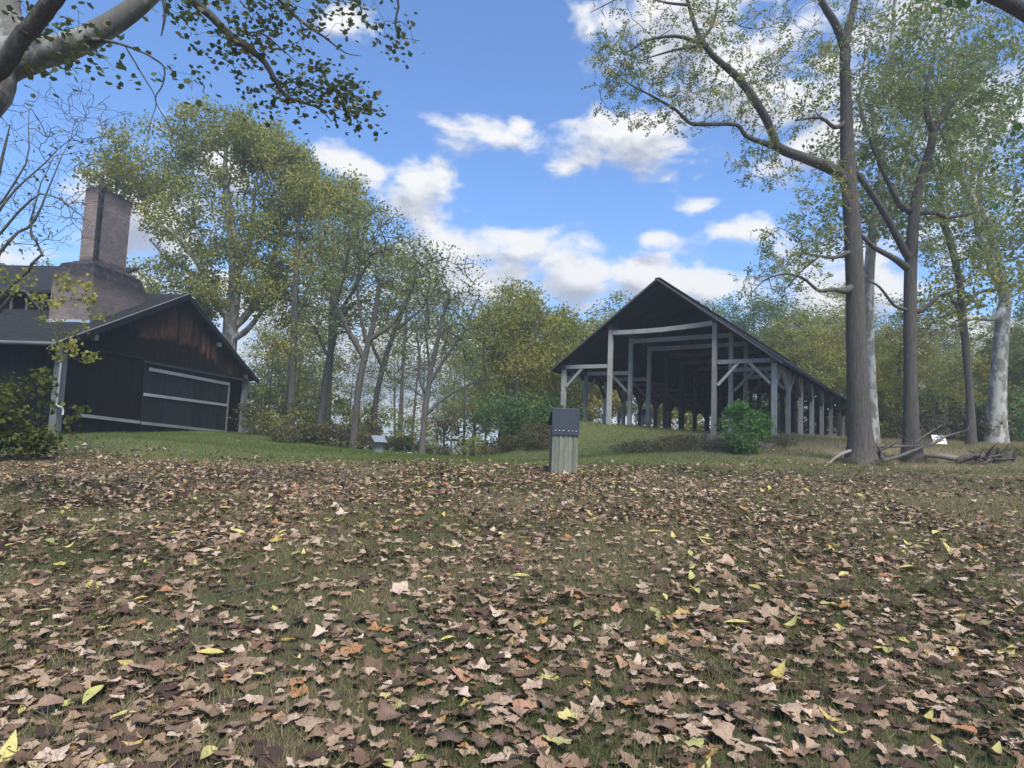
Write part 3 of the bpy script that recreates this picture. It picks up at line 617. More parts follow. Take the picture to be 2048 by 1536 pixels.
T.poly(limb([(1832,425,19,.1),(1870,425,19.2,.08),(1900,435,19.4,.06),(1950,425,19.6,.03)]), per=3)
T.poly(limb([(1825,625,19,.1),(1850,617,18.9,.07),(1880,590,18.8,.05),(1915,580,18.7,.03),(1960,560,18.6,.012)]), attach=True, per=3)
T.poly(limb([(1818,620,19,.06),(1790,612,18.8,.045),(1760,575,18.6,.035),(1735,560,18.4,.02)]), per=3)
rr = T.r; tg = np.vstack([pblob(rr,90,1900,120,120,120,19.2,2),pblob(rr,70,1830,300,90,120,18.8,1.5),pblob(rr,60,1960,300,90,120,19.4,1.5),pblob(rr,50,1760,230,60,90,18.5,1.2),pblob(rr,40,1900,470,90,60,19.2,1.2)])
T.grow(tg, step=.35, jit=.05, down=.3); T.build(r_, M_bark, twig=.007, split=.045); T.leaves(r_, LM_pale, 9, .27, .26, PINN, keep=.85)
# sycamores behind
def hero(name, seed, base, trunk, limbs, blobs, label, bark, lm, per, size, sig, group=None, step=.5, twig=.014, hatt=None, shape=KITE, keep=1., brad=None, split=.05, mix=.55, tint=0):
    b0_ = rooted(*base); T, r_ = new_tree(name, seed, b0_, label, 'tree', group)
    T.poly([b0_]+limb(trunk), attach=False, per=5)
    zc = at(*hatt)[2] if hatt else at(*trunk[1 if len(trunk) > 3 else 0][:3])[2]
    for k, a in enumerate(T.P): T.att[k] = a[2] > zc
    for l_ in limbs: T.poly(limb(l_), per=3, wob=.02)
    rr = T.r; T.grow(np.vstack([pblob(rr, *b_) for b_ in blobs]), step=step); T.build(r_, bark, twig=twig, split=split, thin=M_bark if bark is not M_syc else None)
    T.leaves(r_, lm, per, size, sig, shape, keep=keep, mix=mix, tint=tint); return r_
hero('sycamore_tree', 3, (1744,905,23,.30), [(1743,800,23,.19),(1737,640,23,.18),(1740,520,23,.175),(1752,430,23,.16),(1765,340,23,.14),(1750,230,23,.14),(1780,120,23,.1),(1790,0,23,.06)],
     [[(1752,430,23,.16),(1790,380,23,.12),(1830,250,23.3,.09),(1865,130,23.5,.06),(1885,20,23.6,.04)],[(1750,300,23,.1),(1720,200,22.6,.07),(1740,80,22.4,.04)]],
     [(100,1760,180,120,160,23,3),(90,1860,90,110,110,23.5,2.5),(60,1720,420,70,90,23,2),(60,1800,400,80,90,23,2)], 'mottled sycamore with peeling bark standing close behind the tall walnut trunk', M_syc, LM_pale, 26, .15, .38, step=.5)
hero('sycamore_tree', 4, (1993,890,28,.52), [(1993,840,28,.39),(1998,740,28,.31),(2005,640,28,.28),(2010,590,28,.24),(1990,548,28,.2),(1962,470,28,.165),(1945,400,28,.15),(1912,330,28,.15),(1898,250,28,.12),(1900,120,28,.08),(1930,10,28,.05)],
     [[(2005,620,28,.2),(1985,638,27.6,.13),(1945,637,27.2,.1),(1905,655,26.8,.085),(1860,670,26.4,.07),(1832,672,26.2,.05)],[(2008,600,28,.22),(1990,500,28.3,.17),(1975,440,28.6,.14),(1955,380,29,.09),(1990,270,29.2,.07),(2040,170,29.4,.05)],[(1935,375,28,.12),(1990,270,28,.09),(2045,200,28,.06)],[(1910,325,28,.08),(1870,230,27.8,.06),(1880,100,27.6,.04)]],
     [(90,1960,130,110,130,28,3.5),(80,2040,300,90,150,29,3),(70,1890,250,80,120,28,3),(60,2000,430,90,80,28,3),(40,2060,480,60,70,27,2)], 'pale thick-trunked sycamore at the far right with a bare limb stretching left', M_syc, LM_pale, 28, .17, .45, step=.6)
hero('forest_tree', 5, (1942,893,25,.22), [(1940,800,25,.14),(1932,700,25,.135),(1926,640,25,.135),(1918,560,25,.12),(1900,480,25,.14),(1880,420,25,.11),(1890,330,25,.07)],
     [[(1930,610,25,.1),(1955,585,25,.07),(2000,580,25,.05)],[(1928,650,25,.08),(1900,590,25,.06),(1860,600,25,.04)]],
     [(60,1900,400,90,90,25,2),(50,1960,560,70,60,25,2),(40,1880,620,60,50,25,2)], 'slim dark tree between the brush pile and the thick pale sycamore', M_bark, LM_olive, 26, .15, .4)
# big crown behind the barn
hero('cottonwood_tree', 6, (452,880,36,.6), [(455,760,36,.42),(462,640,36,.4),(470,560,36,.33),(462,450,36,.26),(450,350,36,.16),(455,270,36,.07)],
     [[(462,640,36,.3),(425,590,35.6,.22),(395,520,35.4,.17),(350,470,35.2,.12),(290,430,35,.07)],[(462,660,36,.25),(500,620,36.3,.2),(540,540,36.6,.15),(560,440,36.8,.1),(565,370,37,.05)],[(465,680,36,.2),(500,655,35.5,.15),(540,600,35.2,.1),(590,560,35,.06)],
      [(470,560,36,.2),(500,480,36,.14),(510,380,36,.08),(520,300,36,.05)],[(445,620,36,.2),(405,560,36.5,.14),(340,520,36.6,.09),(300,480,36.7,.06)]],
     [(110,440,290,75,65,36,3),(60,520,280,50,50,36,2.5),(80,300,330,75,70,36,3),(50,235,370,45,55,36,2.5),(110,570,370,65,80,36.5,3),(120,430,440,120,80,36,4),(70,560,500,60,70,36,3),(80,360,580,70,70,35,3),(60,480,560,80,60,35,3),(45,560,600,50,50,35.5,2.5),(35,600,340,25,40,36.5,1.5)],
     'towering yellow-green tree with white limbs rising behind the barn and chimney', M_syc, LM_olive, 74, .165, .46, step=.9, twig=.016, mix=.5, tint=.10)
hero('forest_tree', 7, (578,890,34,.3), [(582,800,34,.2),(586,700,34,.19),(590,600,34,.17),(594,500,34,.13),(600,430,34,.1)],
     [[(588,650,34,.1),(620,560,34,.08),(650,470,34.4,.05)],[(590,600,34,.1),(560,560,34,.06)]],
     [(80,660,440,70,75,35,3),(60,620,390,50,40,35,2),(60,700,400,35,40,36,2),(60,640,540,60,50,34.5,2.5),(30,570,680,50,50,34,2)], 'straight grey-trunked tree just right of the barn gable', M_bark2, LM_olive, 44, .15, .46, step=.8)
hero('forest_tree', 8, (706,905,27,.22), [(710,850,27,.145),(720,760,27,.135),(738,680,27,.12),(748,640,27,.10),(760,560,27,.08)],
     [[(730,720,27,.13),(690,650,27,.1),(660,580,27,.06)],[(738,680,27,.12),(790,640,27.3,.09),(830,560,27.6,.05)],[(735,690,27,.09),(715,600,27,.06),(720,520,27,.04)]],
     [(70,760,480,60,60,27.3,2.5),(40,790,540,60,50,27.6,2),(50,680,600,60,70,27,2),(40,700,500,50,60,27,2)], 'dark leaning tree on the lawn edge left of the small shiny-roofed box', M_bark, LM_pale, 21, .12, .36, keep=.9, twig=.019)
hero('forest_tree', 9, (636,895,29,.25), [(644,820,29,.17),(655,740,29,.155),(670,650,29,.14),(672,600,29,.12),(690,540,29,.1),(700,470,29,.06)],
     [[(668,660,29,.12),(700,610,29,.1),(740,600,29.3,.07)],[(660,720,29,.08),(630,660,29,.05)],[(672,640,29,.1),(720,560,29,.07),(750,500,29,.04)]],
     [(60,700,520,70,80,29,2.5),(50,740,460,60,50,29,2),(30,640,640,50,50,29,2),(40,730,640,50,40,29,2)], 'dark trunk forking into two arms in the woods beyond the barn', M_bark, LM_pale, 22, .125, .40, twig=.019)
hero('maple_tree', 10, (843,914,26,.17), [(846,870,26,.12),(850,820,26,.125),(856,780,26,.105),(862,740,26,.09),(880,660,26,.08),(900,580,26,.05)],
     [[(852,830,26,.09),(872,810,26,.075),(905,785,26.2,.06),(950,765,26.4,.04),(990,755,26.6,.025)],[(856,790,26,.09),(842,760,26,.07),(838,700,26,.05),(830,620,26,.03)],[(858,770,26,.09),(880,730,26,.07),(930,660,26.2,.045),(960,590,26.3,.025)],[(852,800,26,.06),(830,780,26,.045),(800,768,26,.025)],[(862,740,26,.06),(850,660,25.8,.045),(860,560,25.6,.03)],[(850,845,26,.03),(880,842,26,.02),(910,838,26,.012)]],
     [(90,890,560,85,55,26,2.2),(90,850,640,85,70,26,2.2),(70,940,650,60,70,26,2),(30,960,740,50,35,26.5,1.5),(25,800,730,35,40,26,1.)], 'slender spreading tree with thin autumn leaves at the middle of the lawn edge', M_bark2, LM_pale, 10, .11, .34, step=.45, twig=.019, split=.035)
hero('forest_tree', 11, (745,890,33,.2), [(752,800,33,.14),(770,720,33,.13),(790,660,33,.11),(820,580,33,.09),(830,500,33,.05)],
     [[(765,740,33,.1),(740,680,33,.07)],[(790,660,33,.09),(840,620,33,.06),(880,560,33,.04)]], [(70,830,560,70,80,33,2.5),(40,770,600,50,60,33,2)], 'leaning thin tree in the woods behind the small shiny-roofed box', M_bark, LM_olive, 20, .16, .45)
hero('forest_tree', 12, (1005,900,36,.4), [(1010,840,36,.3),(1020,790,36,.28),(1030,740,36,.2),(1060,690,36,.12),(1080,640,36,.06)],
     [[(1022,770,36,.14),(1060,735,36,.1),(1110,720,36,.05)],[(1025,750,36,.14),(990,700,36,.1),(960,680,36,.06)]],
     [(110,1070,735,85,40,36,3),(90,1060,660,110,50,37,3),(80,1030,620,60,45,38,3),(60,1120,680,70,60,38,3),(40,980,690,50,50,36,2)], 'rounded golden-green tree standing left of the open shed', M_bark, LM_yellow, 60, .15, .5, step=.8, tint=-.1)
hero('conifer_tree', 13, (1030,905,34,.25), [(1031,850,34,.2),(1033,800,34,.15),(1035,760,34,.08),(1036,740,34,.03)], [],
     [(90,1030,825,70,45,34,2.2),(40,1110,840,60,35,34,2)], 'dark evergreen thicket tree below the golden crown left of the shed', M_bark, LM_green, 36, .15, .4, hatt=(1031,880,34))
LM_gold = leaf_mat('gold_leaves', [(0, (.20, .20, .05)), (.4, (.34, .30, .07)), (.8, (.48, .36, .08)), (1, (.50, .30, .09))], tr=.4)
hero('maple_tree', 14, (1795,893,33,.14), [(1796,840,33,.1),(1798,760,33,.08),(1800,690,33,.05)], [], [(60,1795,740,34,90,33,1.8),(30,1770,800,30,50,33,1.5),(30,1830,690,26,50,33,1.5)], 'golden yellow young tree glowing between the two dark trunks', M_bark2, LM_gold, 34, .14, .34)
hero('maple_tree', 15, (1925,893,34,.14), [(1925,840,34,.1),(1922,780,34,.07)], [], [(45,1925,760,50,60,34,1.8),(30,1965,820,40,40,34,1.5)], 'yellow-green young tree beside the thick pale sycamore', M_bark2, LM_gold, 30, .14, .36, tint=-.35)
hero('maple_tree', 16, (1618,880,48,.14), [(1620,800,48,.1),(1622,720,48,.07)], [], [(60,1625,690,50,60,48,2.5),(30,1660,760,30,50,48,2)], 'yellow tree in the woods just above the right eave of the shed', M_bark2, LM_gold, 34, .18, .5, tint=-.1)
hero('forest_tree', 17, (652,885,42,.22), [(655,800,42,.16),(660,680,42,.14),(664,560,42,.11),(668,470,42,.07)], [[(662,600,42,.07),(690,540,42,.05)]], [(70,665,430,50,70,42,2.5),(50,690,540,50,60,42,2.5),(40,640,620,45,50,42,2)], 'tall slender hazy tree between the barn gable and the forked woods', M_bark2, LM_olive, 40, .17, .5, step=.8)
hero('forest_tree', 18, (800,890,44,.2), [(803,800,44,.14),(808,700,44,.12),(815,600,44,.09),(820,520,44,.05)], [[(808,690,44,.07),(850,620,44,.05)]], [(60,815,530,55,60,44,2.5),(50,860,610,50,55,44,2.5),(40,780,640,50,50,44,2)], 'tall slender hazy tree behind the slender spreading tree', M_bark2, LM_pale, 34, .17, .5, step=.8)
# generic woods: a few kinds, copied one by one
def kind_tree(seed, hgt, blobs, lm, per, size, sig, bark, name='forest_tree', tr=.2, lean=.03, ncl=1.):
    rr = np.random.default_rng(seed); T = Tree(seed); root = empty(name, (0, 0, 0))
    q = [(0, 0, -.6, tr*1.5), (0, 0, 0, tr*1.15)]; x = y = 0
    for k in range(1, 7):
        x += rr.normal(0, lean)*hgt/4; y += rr.normal(0, lean)*hgt/4; q.append((x, y, hgt*.9*k/6, tr*(1-k/6.5)))
    T.poly(q, attach=False, per=3)
    zmin = min(c[2]-r3[2] for n_, c, r3 in blobs)*hgt
    for k, a in enumerate(T.P): T.att[k] = a[2] > zmin*.85
    T.grow(np.vstack([blob(rr, int(n_*ncl), np.array(c)*hgt, np.array(r3)*hgt, .45) for n_, c, r3 in blobs]), step=.8, jit=.08)
    T.build(root, bark, twig=.016, split=.05); T.leaves(root, lm, int(per*2.0), size*.78, sig*.95); return root
full = [(45,(0,0,.78),(.2,.2,.2)),(45,(.12,.05,.58),(.2,.2,.18)),(40,(-.12,-.04,.55),(.2,.2,.18)),(25,(0,.05,.38),(.2,.2,.1))]
tallc = [(35,(0,0,.85),(.12,.12,.15)),(40,(.05,0,.66),(.16,.16,.15)),(35,(-.05,.02,.5),(.17,.17,.12)),(15,(.03,0,.35),(.14,.14,.08))]
airy = [(30,(0,0,.85),(.14,.14,.13)),(30,(.08,.02,.68),(.15,.15,.14)),(20,(-.08,0,.55),(.14,.14,.12)),(10,(0,0,.35),(.14,.14,.12))]
K = {'full': kind_tree(101, 14, full, LM_olive, 40, .26, .6, M_bark2), 'full2': kind_tree(102, 14, full, LM_pale, 40, .26, .6, M_bark), 'gold': kind_tree(103, 12, full, LM_yellow, 38, .25, .55, M_bark),
     'tall': kind_tree(104, 16, tallc, LM_olive, 34, .26, .6, M_bark2), 'airy': kind_tree(105, 13, airy, LM_pale, 11, .18, .5, M_bark2, tr=.13), 'airy2': kind_tree(106, 13, airy, LM_olive, 13, .18, .5, M_bark, tr=.11),
     'green': kind_tree(107, 12, full, LM_green, 42, .24, .55, M_bark), 'syc': kind_tree(108, 16, airy, LM_pale, 14, .22, .6, M_syc, name='sycamore_tree', tr=.17)}
ORD = ['first','second','third','fourth','fifth','sixth','seventh','eighth','ninth','tenth','eleventh','twelfth','thirteenth','fourteenth','fifteenth','sixteenth','seventeenth','eighteenth','nineteenth','twentieth']
ORD += ['twenty-'+q for q in ORD[:9]]+['thirtieth']
def relabel(obs, what):
    for i, o in enumerate(sorted(obs, key=lambda q: q.location[0]/max(q.location[1], 1))): o['label'] = '%s from left of %s' % (ORD[i], what)
usedk = set()
def place(kind, px, d, top, label, group, py=None, wide=1., cat='tree'):
    """stand a tree of a kind at bearing px, distance d, tall enough to reach the height seen at row top"""
    p = at(px, 860, d); z0 = h1(p[0], p[1]); zt = at(px, top, d)[2]; hk = {'full':14,'full2':14,'gold':12,'tall':16,'airy':13,'airy2':13,'green':12,'syc':16}[kind]
    s = max(.25, (zt-z0)/hk/1.0)
    root = K[kind] if kind not in usedk else copy_tree(K[kind]); usedk.add(kind)
    root.location = (p[0], p[1], z0); root.rotation_euler = (0, 0, rng.uniform(0, 6.28)); root.scale = (s*wide, s*wide, s)
    tag(root, label, cat, group); return root
def row(kinds, pxs, d0_, d1_, top0, top1, label, group, wide=1.):
    obs = []
    for i, px in enumerate(pxs):
        obs.append(place(kinds[i % len(kinds)], px+rng.uniform(-12, 12), rng.uniform(d0_, d1_), rng.uniform(top0, top1), label, group, wide=wide*rng.uniform(.85, 1.15)))
    relabel(obs, 'the '+group)
row(['airy2','airy','airy2','syc'], range(525, 1000, 32), 34, 50, 560, 720, 'thin young tree in the open woods between the barn and the golden tree', 'thin trees in the woods between the barn and the shed', wide=.9)
row(['airy','airy2'], range(530, 980, 90), 55, 70, 620, 740, 'distant pale tree on the slope falling away behind the lawn', 'distant trees down the slope', wide=1.)
row(['gold','full','green'], [1000,1060,1120,1180,1235], 48, 56, 600, 650, 'olive and gold woodland tree left behind the open shed', 'woodland trees left behind the open shed')
row(['full2','tall','full'], [960,1030,1100,1170,1240,1310], 62, 74, 578, 625, 'hazy round-topped tree rising above the left slope of the shed roof', 'hazy trees above the shed roof')
row(['green','full2','green','full'], [1390,1440,1490,1545,1600], 58, 70, 572, 605, 'hazy green tree rising above the right slope of the shed roof', 'hazy green trees right above the shed roof')
row(['full2','gold','green','full'], [1290,1340,1390,1440,1500,1550], 46, 60, 700, 760, 'low tree in the woods seen through the posts of the open shed', 'trees seen through the shed posts')
row(['syc','gold','full2','airy','gold','full'], [1560,1590,1625,1655,1690,1730], 44, 56, 600, 680, 'autumn tree in the woods right of the shed roof', 'autumn trees right of the shed')
row(['gold','full','full2','gold','full'], [1770,1815,1860,1905,1950,1990,2035,2080], 36, 50, 610, 720, 'golden-green woodland tree behind the dark trunks at the right', 'woodland trees at the right')
row(['full','gold','green'], [1740,1790,1840,1890,1930,1975,2030,2090], 31, 36, 745, 800, 'low bushy tree at the edge of the woods at the right', 'low trees along the right wood edge', wide=1.3)
row(['full','full2'], [1700,1800,1900,2000,2090], 60, 75, 560, 620, 'far hazy tree high on the right of the woods', 'far trees at the right')
row(['full','tall','full2'], [-60,20,90,160,230], 42, 55, 500, 600, 'pale autumn tree seen behind the chimney and barn roof', 'trees behind the barn roof')
row(['full2','full'], [2130,2220,2320,-140,-260,-380], 28, 45, 400, 560, 'woodland tree at the border of the field', 'woodland trees at the border of the field')
row(['full','full2','tall'], [300,380,520,600], 46, 58, 620, 690, 'olive tree in the woods behind the barn', 'trees behind the barn gable')
# ------------------------------------------------------------------ foreground sycamore: limbs hanging into the picture from the upper left
bx, by = -7.6, 5.6; bz = h1(bx, by)
T = Tree(30); r_ = empty('sycamore_tree', (bx, by, bz)); tag(r_, 'near sycamore whose thick pale limb crosses the top left corner', 'tree')
T.poly([(bx, by, bz-.2, .5), (bx+.05, by, bz+1.5, .38), (bx+.15, by+.05, bz+3.2, .34)]+[tuple(at(*q[:3]))+(q[3],) for q in [(-90,220,6.4,.25),(-10,130,6.6,.22),(60,108,6.8,.19)]] , attach=False, per=5)
T.poly([tuple(at(*q[:3]))+(q[3],) for q in [(60,108,6.8,.17),(130,95,6.9,.14),(200,62,7.0,.12),(270,15,7.1,.105),(340,-50,7.2,.10),(430,-130,7.4,.13)]], attach=True, per=4)
DL = Tree(77); DL.poly([tuple(at(*q[:3]))+(q[3],) for q in [(-90,215,6.45,.12),(0,135,6.1,.085),(50,68,6.0,.08),(100,10,5.9,.078),(150,-60,5.8,.07)]], per=5, wob=.006); DL.build(r_, M_bark, trunkname='limb')  # dark bark colour stands in for the shade on this limb
T.poly([tuple(at(*q[:3]))+(q[3],) for q in [(30,110,6.7,.2),(12,40,7,.16),(8,-30,7.3,.14)]], attach=True, per=4)
T.poly([tuple(at(*q[:3]))+(q[3],) for q in [(340,-50,7.2,.1),(372,-10,7.3,.06),(420,30,7.5,.05),(460,70,7.6,.045),(495,95,7.7,.042),(530,125,7.8,.036),(555,170,7.9,.03),(572,192,8,.024),(605,205,8.1,.018),(640,218,8.1,.013),(662,242,8.2,.007)]], per=3)
T.poly([tuple(at(*q[:3]))+(q[3],) for q in [(430,-130,7.4,.08),(500,-60,7.7,.05),(560,0,7.9,.03),(600,40,8,.02),(650,75,8.1,.014),(690,105,8.2,.009),(722,112,8.2,.005)]], per=3)
T.poly([tuple(at(*q[:3]))+(q[3],) for q in [(430,-130,7.4,.07),(600,-120,7.9,.05),(740,-70,8.2,.03),(795,-5,8.3,.016),(790,45,8.4,.012),(800,72,8.4,.009),(840,82,8.4,.005)]], per=3)
T.poly([tuple(at(*q[:3]))+(q[3],) for q in [(170,80,6.9,.04),(215,82,6.8,.018),(262,95,6.7,.014),(305,115,6.6,.012),(328,135,6.6,.010),(325,170,6.6,.008),(310,200,6.6,.007),(335,245,6.6,.006),(350,290,6.6,.004)]], per=3)
T.poly([tuple(at(*q[:3]))+(q[3],) for q in [(250,92,6.8,.010),(285,150,6.9,.008),(312,200,6.9,.006),(300,250,6.9,.004),(290,330,6.9,.003)]], per=3)
T.poly([tuple(at(*q[:3]))+(q[3],) for q in [(325,-40,7.1,.05),(328,0,7.,.025),(330,30,7,.018),(322,72,7,.008)]], per=3)
T.poly([tuple(at(*q[:3]))+(q[3],) for q in [(470,72,7.6,.014),(520,65,7.7,.012),(560,95,7.8,.009),(590,122,7.9,.005)]], per=3)
T.poly([tuple(at(*q[:3]))+(q[3],) for q in [(572,165,8,.014),(610,165,8,.012),(650,178,8,.009),(700,190,8,.006),(745,195,8,.003)]], per=3)
rr = T.r
bl = [(40,430,40,110,50,7.5,.7),(46,560,30,100,45,7.8,.7),(26,480,90,60,25,7.7,.4),(50,640,165,80,28,8,.4),(46,700,205,60,32,8.1,.4),(26,600,190,55,25,8,.4),(14,525,190,32,18,8,.3),(16,790,70,35,40,8.4,.3),(12,650,20,60,22,8,.4),(16,130,50,55,40,6.5,.5),(12,110,125,60,20,6.5,.4),(9,220,110,60,30,6.7,.3),(6,360,150,40,25,6.6,.3),(8,60,30,40,25,6,.4),(6,330,15,60,20,7,.3),(20,690,0,60,18,8.1,.3),(20,470,-20,120,25,7.6,.5)]
T.grow(np.vstack([pblob(rr, *b_, 0.2) for b_ in bl]), step=.14, jit=.05, bow=.3, down=0.)
T.build(r_, bark_mat('shaded_sycamore_bark', (.10, .095, .08), (.20, .19, .16), 14, (.33, .325, .30)), twig=.0026, split=.055, thin=M_bark2)  # darker copy of the sycamore bark, overhead shade put into its colour
# the leaves that show largest are pieces of their own
Cc = np.array(T.cl); per = 5; n = len(Cc)*per; pos = np.repeat(Cc, per, 0)+rr.normal(0, .10, (n, 3)); pos[:, 2] -= rr.uniform(0, .1, n)
dist = np.linalg.norm(pos-np.array([0, 0, EYE]), axis=1); od = np.argsort(dist); pos = pos[od]
rt_ = rand_rot(n, .9, rr); sz = rr.uniform(.05, .105, n)
lp = mesh_np('leaf', STAR[0][0], STAR[0][1], {'rnd': np.full(len(STAR[0][0]), .45)}); lp.materials.append(LM_dark)
for i in range(300):
    o = bpy.data.objects.new('leaf', lp); COL.objects.link(o); o.parent = r_
    Mx = Matrix([list(rt_[i][k])+[0] for k in range(3)]+[[0, 0, 0, 1]]); o.matrix_world = Matrix.Translation(pos[i]-np.array(r_.location)) @ Mx @ Matrix.Scale(sz[i], 4)
V, Fc, A = scatter(STAR, pos[300:]-np.array(r_.location), rt_[300:], sz[300:], rr.uniform(0, 1, n-300))
tag(link('crown', mesh_np('crown', V, Fc, {'rnd': A}), LM_dark, r_), kind='stuff')
# bare-branched tree at the left edge, nearer than the barn
b0 = rooted(-60, 905, 15, .2)
T, r_ = new_tree('bare_tree', 31, b0, 'nearly bare tree at the left edge with fine upright twigs before the chimney')
T.poly([b0]+limb([(-50,800,15,.13),(-40,650,15,.11),(-30,500,15,.08),(-10,380,15,.05),(20,250,15,.02)]), per=4)
for l_ in ([(-38,640,15,.05),(30,560,14.8,.04),(80,510,14.6,.03),(60,440,14.5,.02),(100,330,14.4,.01)], [(-35,560,15,.05),(20,480,15,.035),(70,440,15,.03),(110,350,15,.015),(150,240,15,.008)], [(-30,470,15,.04),(30,380,15,.025),(90,320,15,.015),(160,260,15,.007)],
           [(-45,700,15,.05),(20,590,14.5,.04),(70,600,14.3,.03),(120,690,14.1,.016),(135,715,14,.008)], [(-30,500,15,.035),(60,400,14.8,.025),(120,400,14.7,.018),(180,445,14.6,.008)], [(-20,430,15,.03),(50,330,15,.02),(60,220,15,.01)]):
    T.poly(limb(l_), wob=.02, per=3)
rr = T.r; T.grow(np.vstack([pblob(rr,330,110,290,150,150,15,1.5,.2),pblob(rr,170,60,430,120,80,14.8,1.2,.2),pblob(rr,80,190,240,70,70,15,1,.2),pblob(rr,40,130,440,60,50,14.6,.8,.2)]), step=.3, jit=.05, bow=.5, leafy=False)
T.cl = []; T.grow(np.vstack([pblob(rr,24,130,610,75,60,14.1,.5,.2),pblob(rr,12,150,705,40,22,14,.3,.2),pblob(rr,10,30,560,50,30,14.4,.4,.2)]), step=.25)
T.build(r_, M_bark2, twig=.0062, split=.03); T.leaves(r_, LM_yellow, 13, .10, .13, STAR)
V_ = np.vstack([pblob(rr,50,60,350,110,110,15,1.2),pblob(rr,30,30,470,60,60,14.6,1)]); T.cl = list(V_); T.leaves(r_, LM_dark, 2, .085, .12, STAR, name='dry_leaves')
# dark branch coming in at the top right corner
T = Tree(33); bx, by = 11.5, 4.0; r_ = empty('border_tree', (bx, by, h1(bx, by))); tag(r_, 'near tree outside the right edge whose dark limb crosses the top right corner', 'tree')
T.poly([(bx, by, h1(bx, by)-.2, .4), (bx-.2, by, 3, .3)]+limb([(2350,250,9.5,.25),(2200,130,9.3,.14),(2060,32,9,.10),(1990,-5,8.8,.085),(1900,-40,8.6,.05)]), per=4)
rr = T.r; T.grow(np.vstack([pblob(rr,30,2200,120,100,100,9.3,1),pblob(rr,20,1960,-60,100,40,8.7,.6),pblob(rr,12,2080,330,60,120,11,.8)]), step=.3); T.build(r_, M_bark, twig=.004, split=.04); T.leaves(r_, LM_green, 10, .13, .22, STAR)
# ------------------------------------------------------------------ shrubs and undergrowth
def shrub(name, seed, base, blobs, label, lm, per, size, sig, stems=6, shape=KITE, bark=M_bark2, group=None, cat='bush', tilt=None):
    T, r_ = new_tree(name, seed, base, label, cat, group); b = np.array(base[:3]); b[2] = h1(b[0], b[1])
    for k in range(stems):
        a = T.r.uniform(0, 6.28); q = b+np.array([math.cos(a), math.sin(a), 0])*.12; T.P or None
        pts = [(q[0], q[1], q[2]-.08, .014), (q[0]+math.cos(a)*.12, q[1]+math.sin(a)*.12, q[2]+.25, .010), (q[0]+math.cos(a)*.22, q[1]+math.sin(a)*.22, q[2]+.45, .008)]
        n0 = len(T.P); qq = catmull(pts, 3); p = -1
        for x, y, z, rd in qq: T.P.append(np.array([x, y, z])); T.par.append(p); T.fx.append(rd); T.att.append(True); p = len(T.P)-1
    T.grow(np.vstack([pblob(T.r, *b_) for b_ in blobs]), step=.2); T.build(r_, bark, twig=.0028, split=.5, trunkname='stems'); T.leaves(r_, lm, per, size, sig, shape, tilt=tilt, name='foliage'); return r_
LM_bright = leaf_mat('bright_bush_leaves', [(0, (.07, .16, .05)), (.5, (.13, .27, .08)), (1, (.24, .38, .11))], tr=.4)
shrub('bush', 40, rooted(1480,905,20,.1), [(90,1482,858,44,40,20,.55),(40,1478,824,24,20,20,.3),(30,1525,850,20,24,20,.3),(35,1490,895,30,16,20,.4)], 'rounded bright green bush growing on the bank before the open shed', LM_bright, 24, .085, .13, shape=KITE, tilt=.8)
LM_bush = leaf_mat('left_bush_leaves', [(0, (.04, .055, .018)), (.5, (.085, .105, .028)), (.85, (.18, .18, .045)), (1, (.30, .26, .06))], tr=.35)
shrub('bush', 41, rooted(40,915,13,.1), [(80,15,860,40,45,13,.6),(40,8,800,24,45,13,.4),(50,75,885,32,26,13,.4)], 'yellow-green leafy bush at the left edge before the barn wall', LM_bush, 11, .10, .14, stems=9, shape=STAR, tilt=.8)
shrub('bush', 42, rooted(78,905,13.4,.1), [(26,80,800,26,40,13.4,.3),(20,85,760,16,22,13.4,.25)], 'tall wispy shoots with drooping leaves beside the grey corner post', LM_bush, 5, .11, .12, stems=4, shape=STAR)
shrub('bush', 43, rooted(150,900,14,.1), [(10,148,850,10,30,14,.15),(8,152,815,10,18,14,.12)], 'single leafy weed standing right of the grey corner post', LM_bush, 3, .11, .09, stems=3, shape=STAR)
shrub('bush', 44, rooted(-60,905,12,.1), [(60,-50,830,50,60,12,.6)], 'leafy bush just outside the left edge', LM_bush, 12, .13, .16, shape=STAR)
def kind_shrub(seed, lm, n, per, size, rad, hh, bark=M_bark2, sig=.16):
    rr = np.random.default_rng(seed); T = Tree(seed); root = empty('shrub', (0, 0, 0))
    for k in range(7):
        a = rr.uniform(0, 6.28); p = -1
        for x, y, z, rd in catmull([(math.cos(a)*.1, math.sin(a)*.1, -.1, .014), (math.cos(a)*.3, math.sin(a)*.3, .3, .01), (math.cos(a)*.5, math.sin(a)*.5, .6, .007)], 3): T.P.append(np.array([x, y, z])); T.par.append(p); T.fx.append(rd); T.att.append(True); p = len(T.P)-1
    T.grow(np.vstack([blob(rr, n, (0, 0, hh*.5), (rad, rad, hh*.5), .5), blob(rr, n//3, (rad*.5, 0, hh*.7), (rad*.5, rad*.5, hh*.4), .5)]), step=.25); T.build(root, bark, twig=.004, split=.5, trunkname='stems'); T.leaves(root, lm, per, size, sig, name='foliage'); return root
S = [kind_shrub(201, LM_brush, 70, 16, .12, 1.1, 1.3), kind_shrub(202, LM_brush, 60, 12, .11, .9, 1.7), kind_shrub(203, LM_green, 70, 20, .13, 1.0, 1.8), kind_shrub(204, LM_olive, 70, 18, .13, 1.2, 2.2), kind_shrub(205, LM_brush, 80, 9, .09, 1.1, .85, sig=.14)]
useds = set()
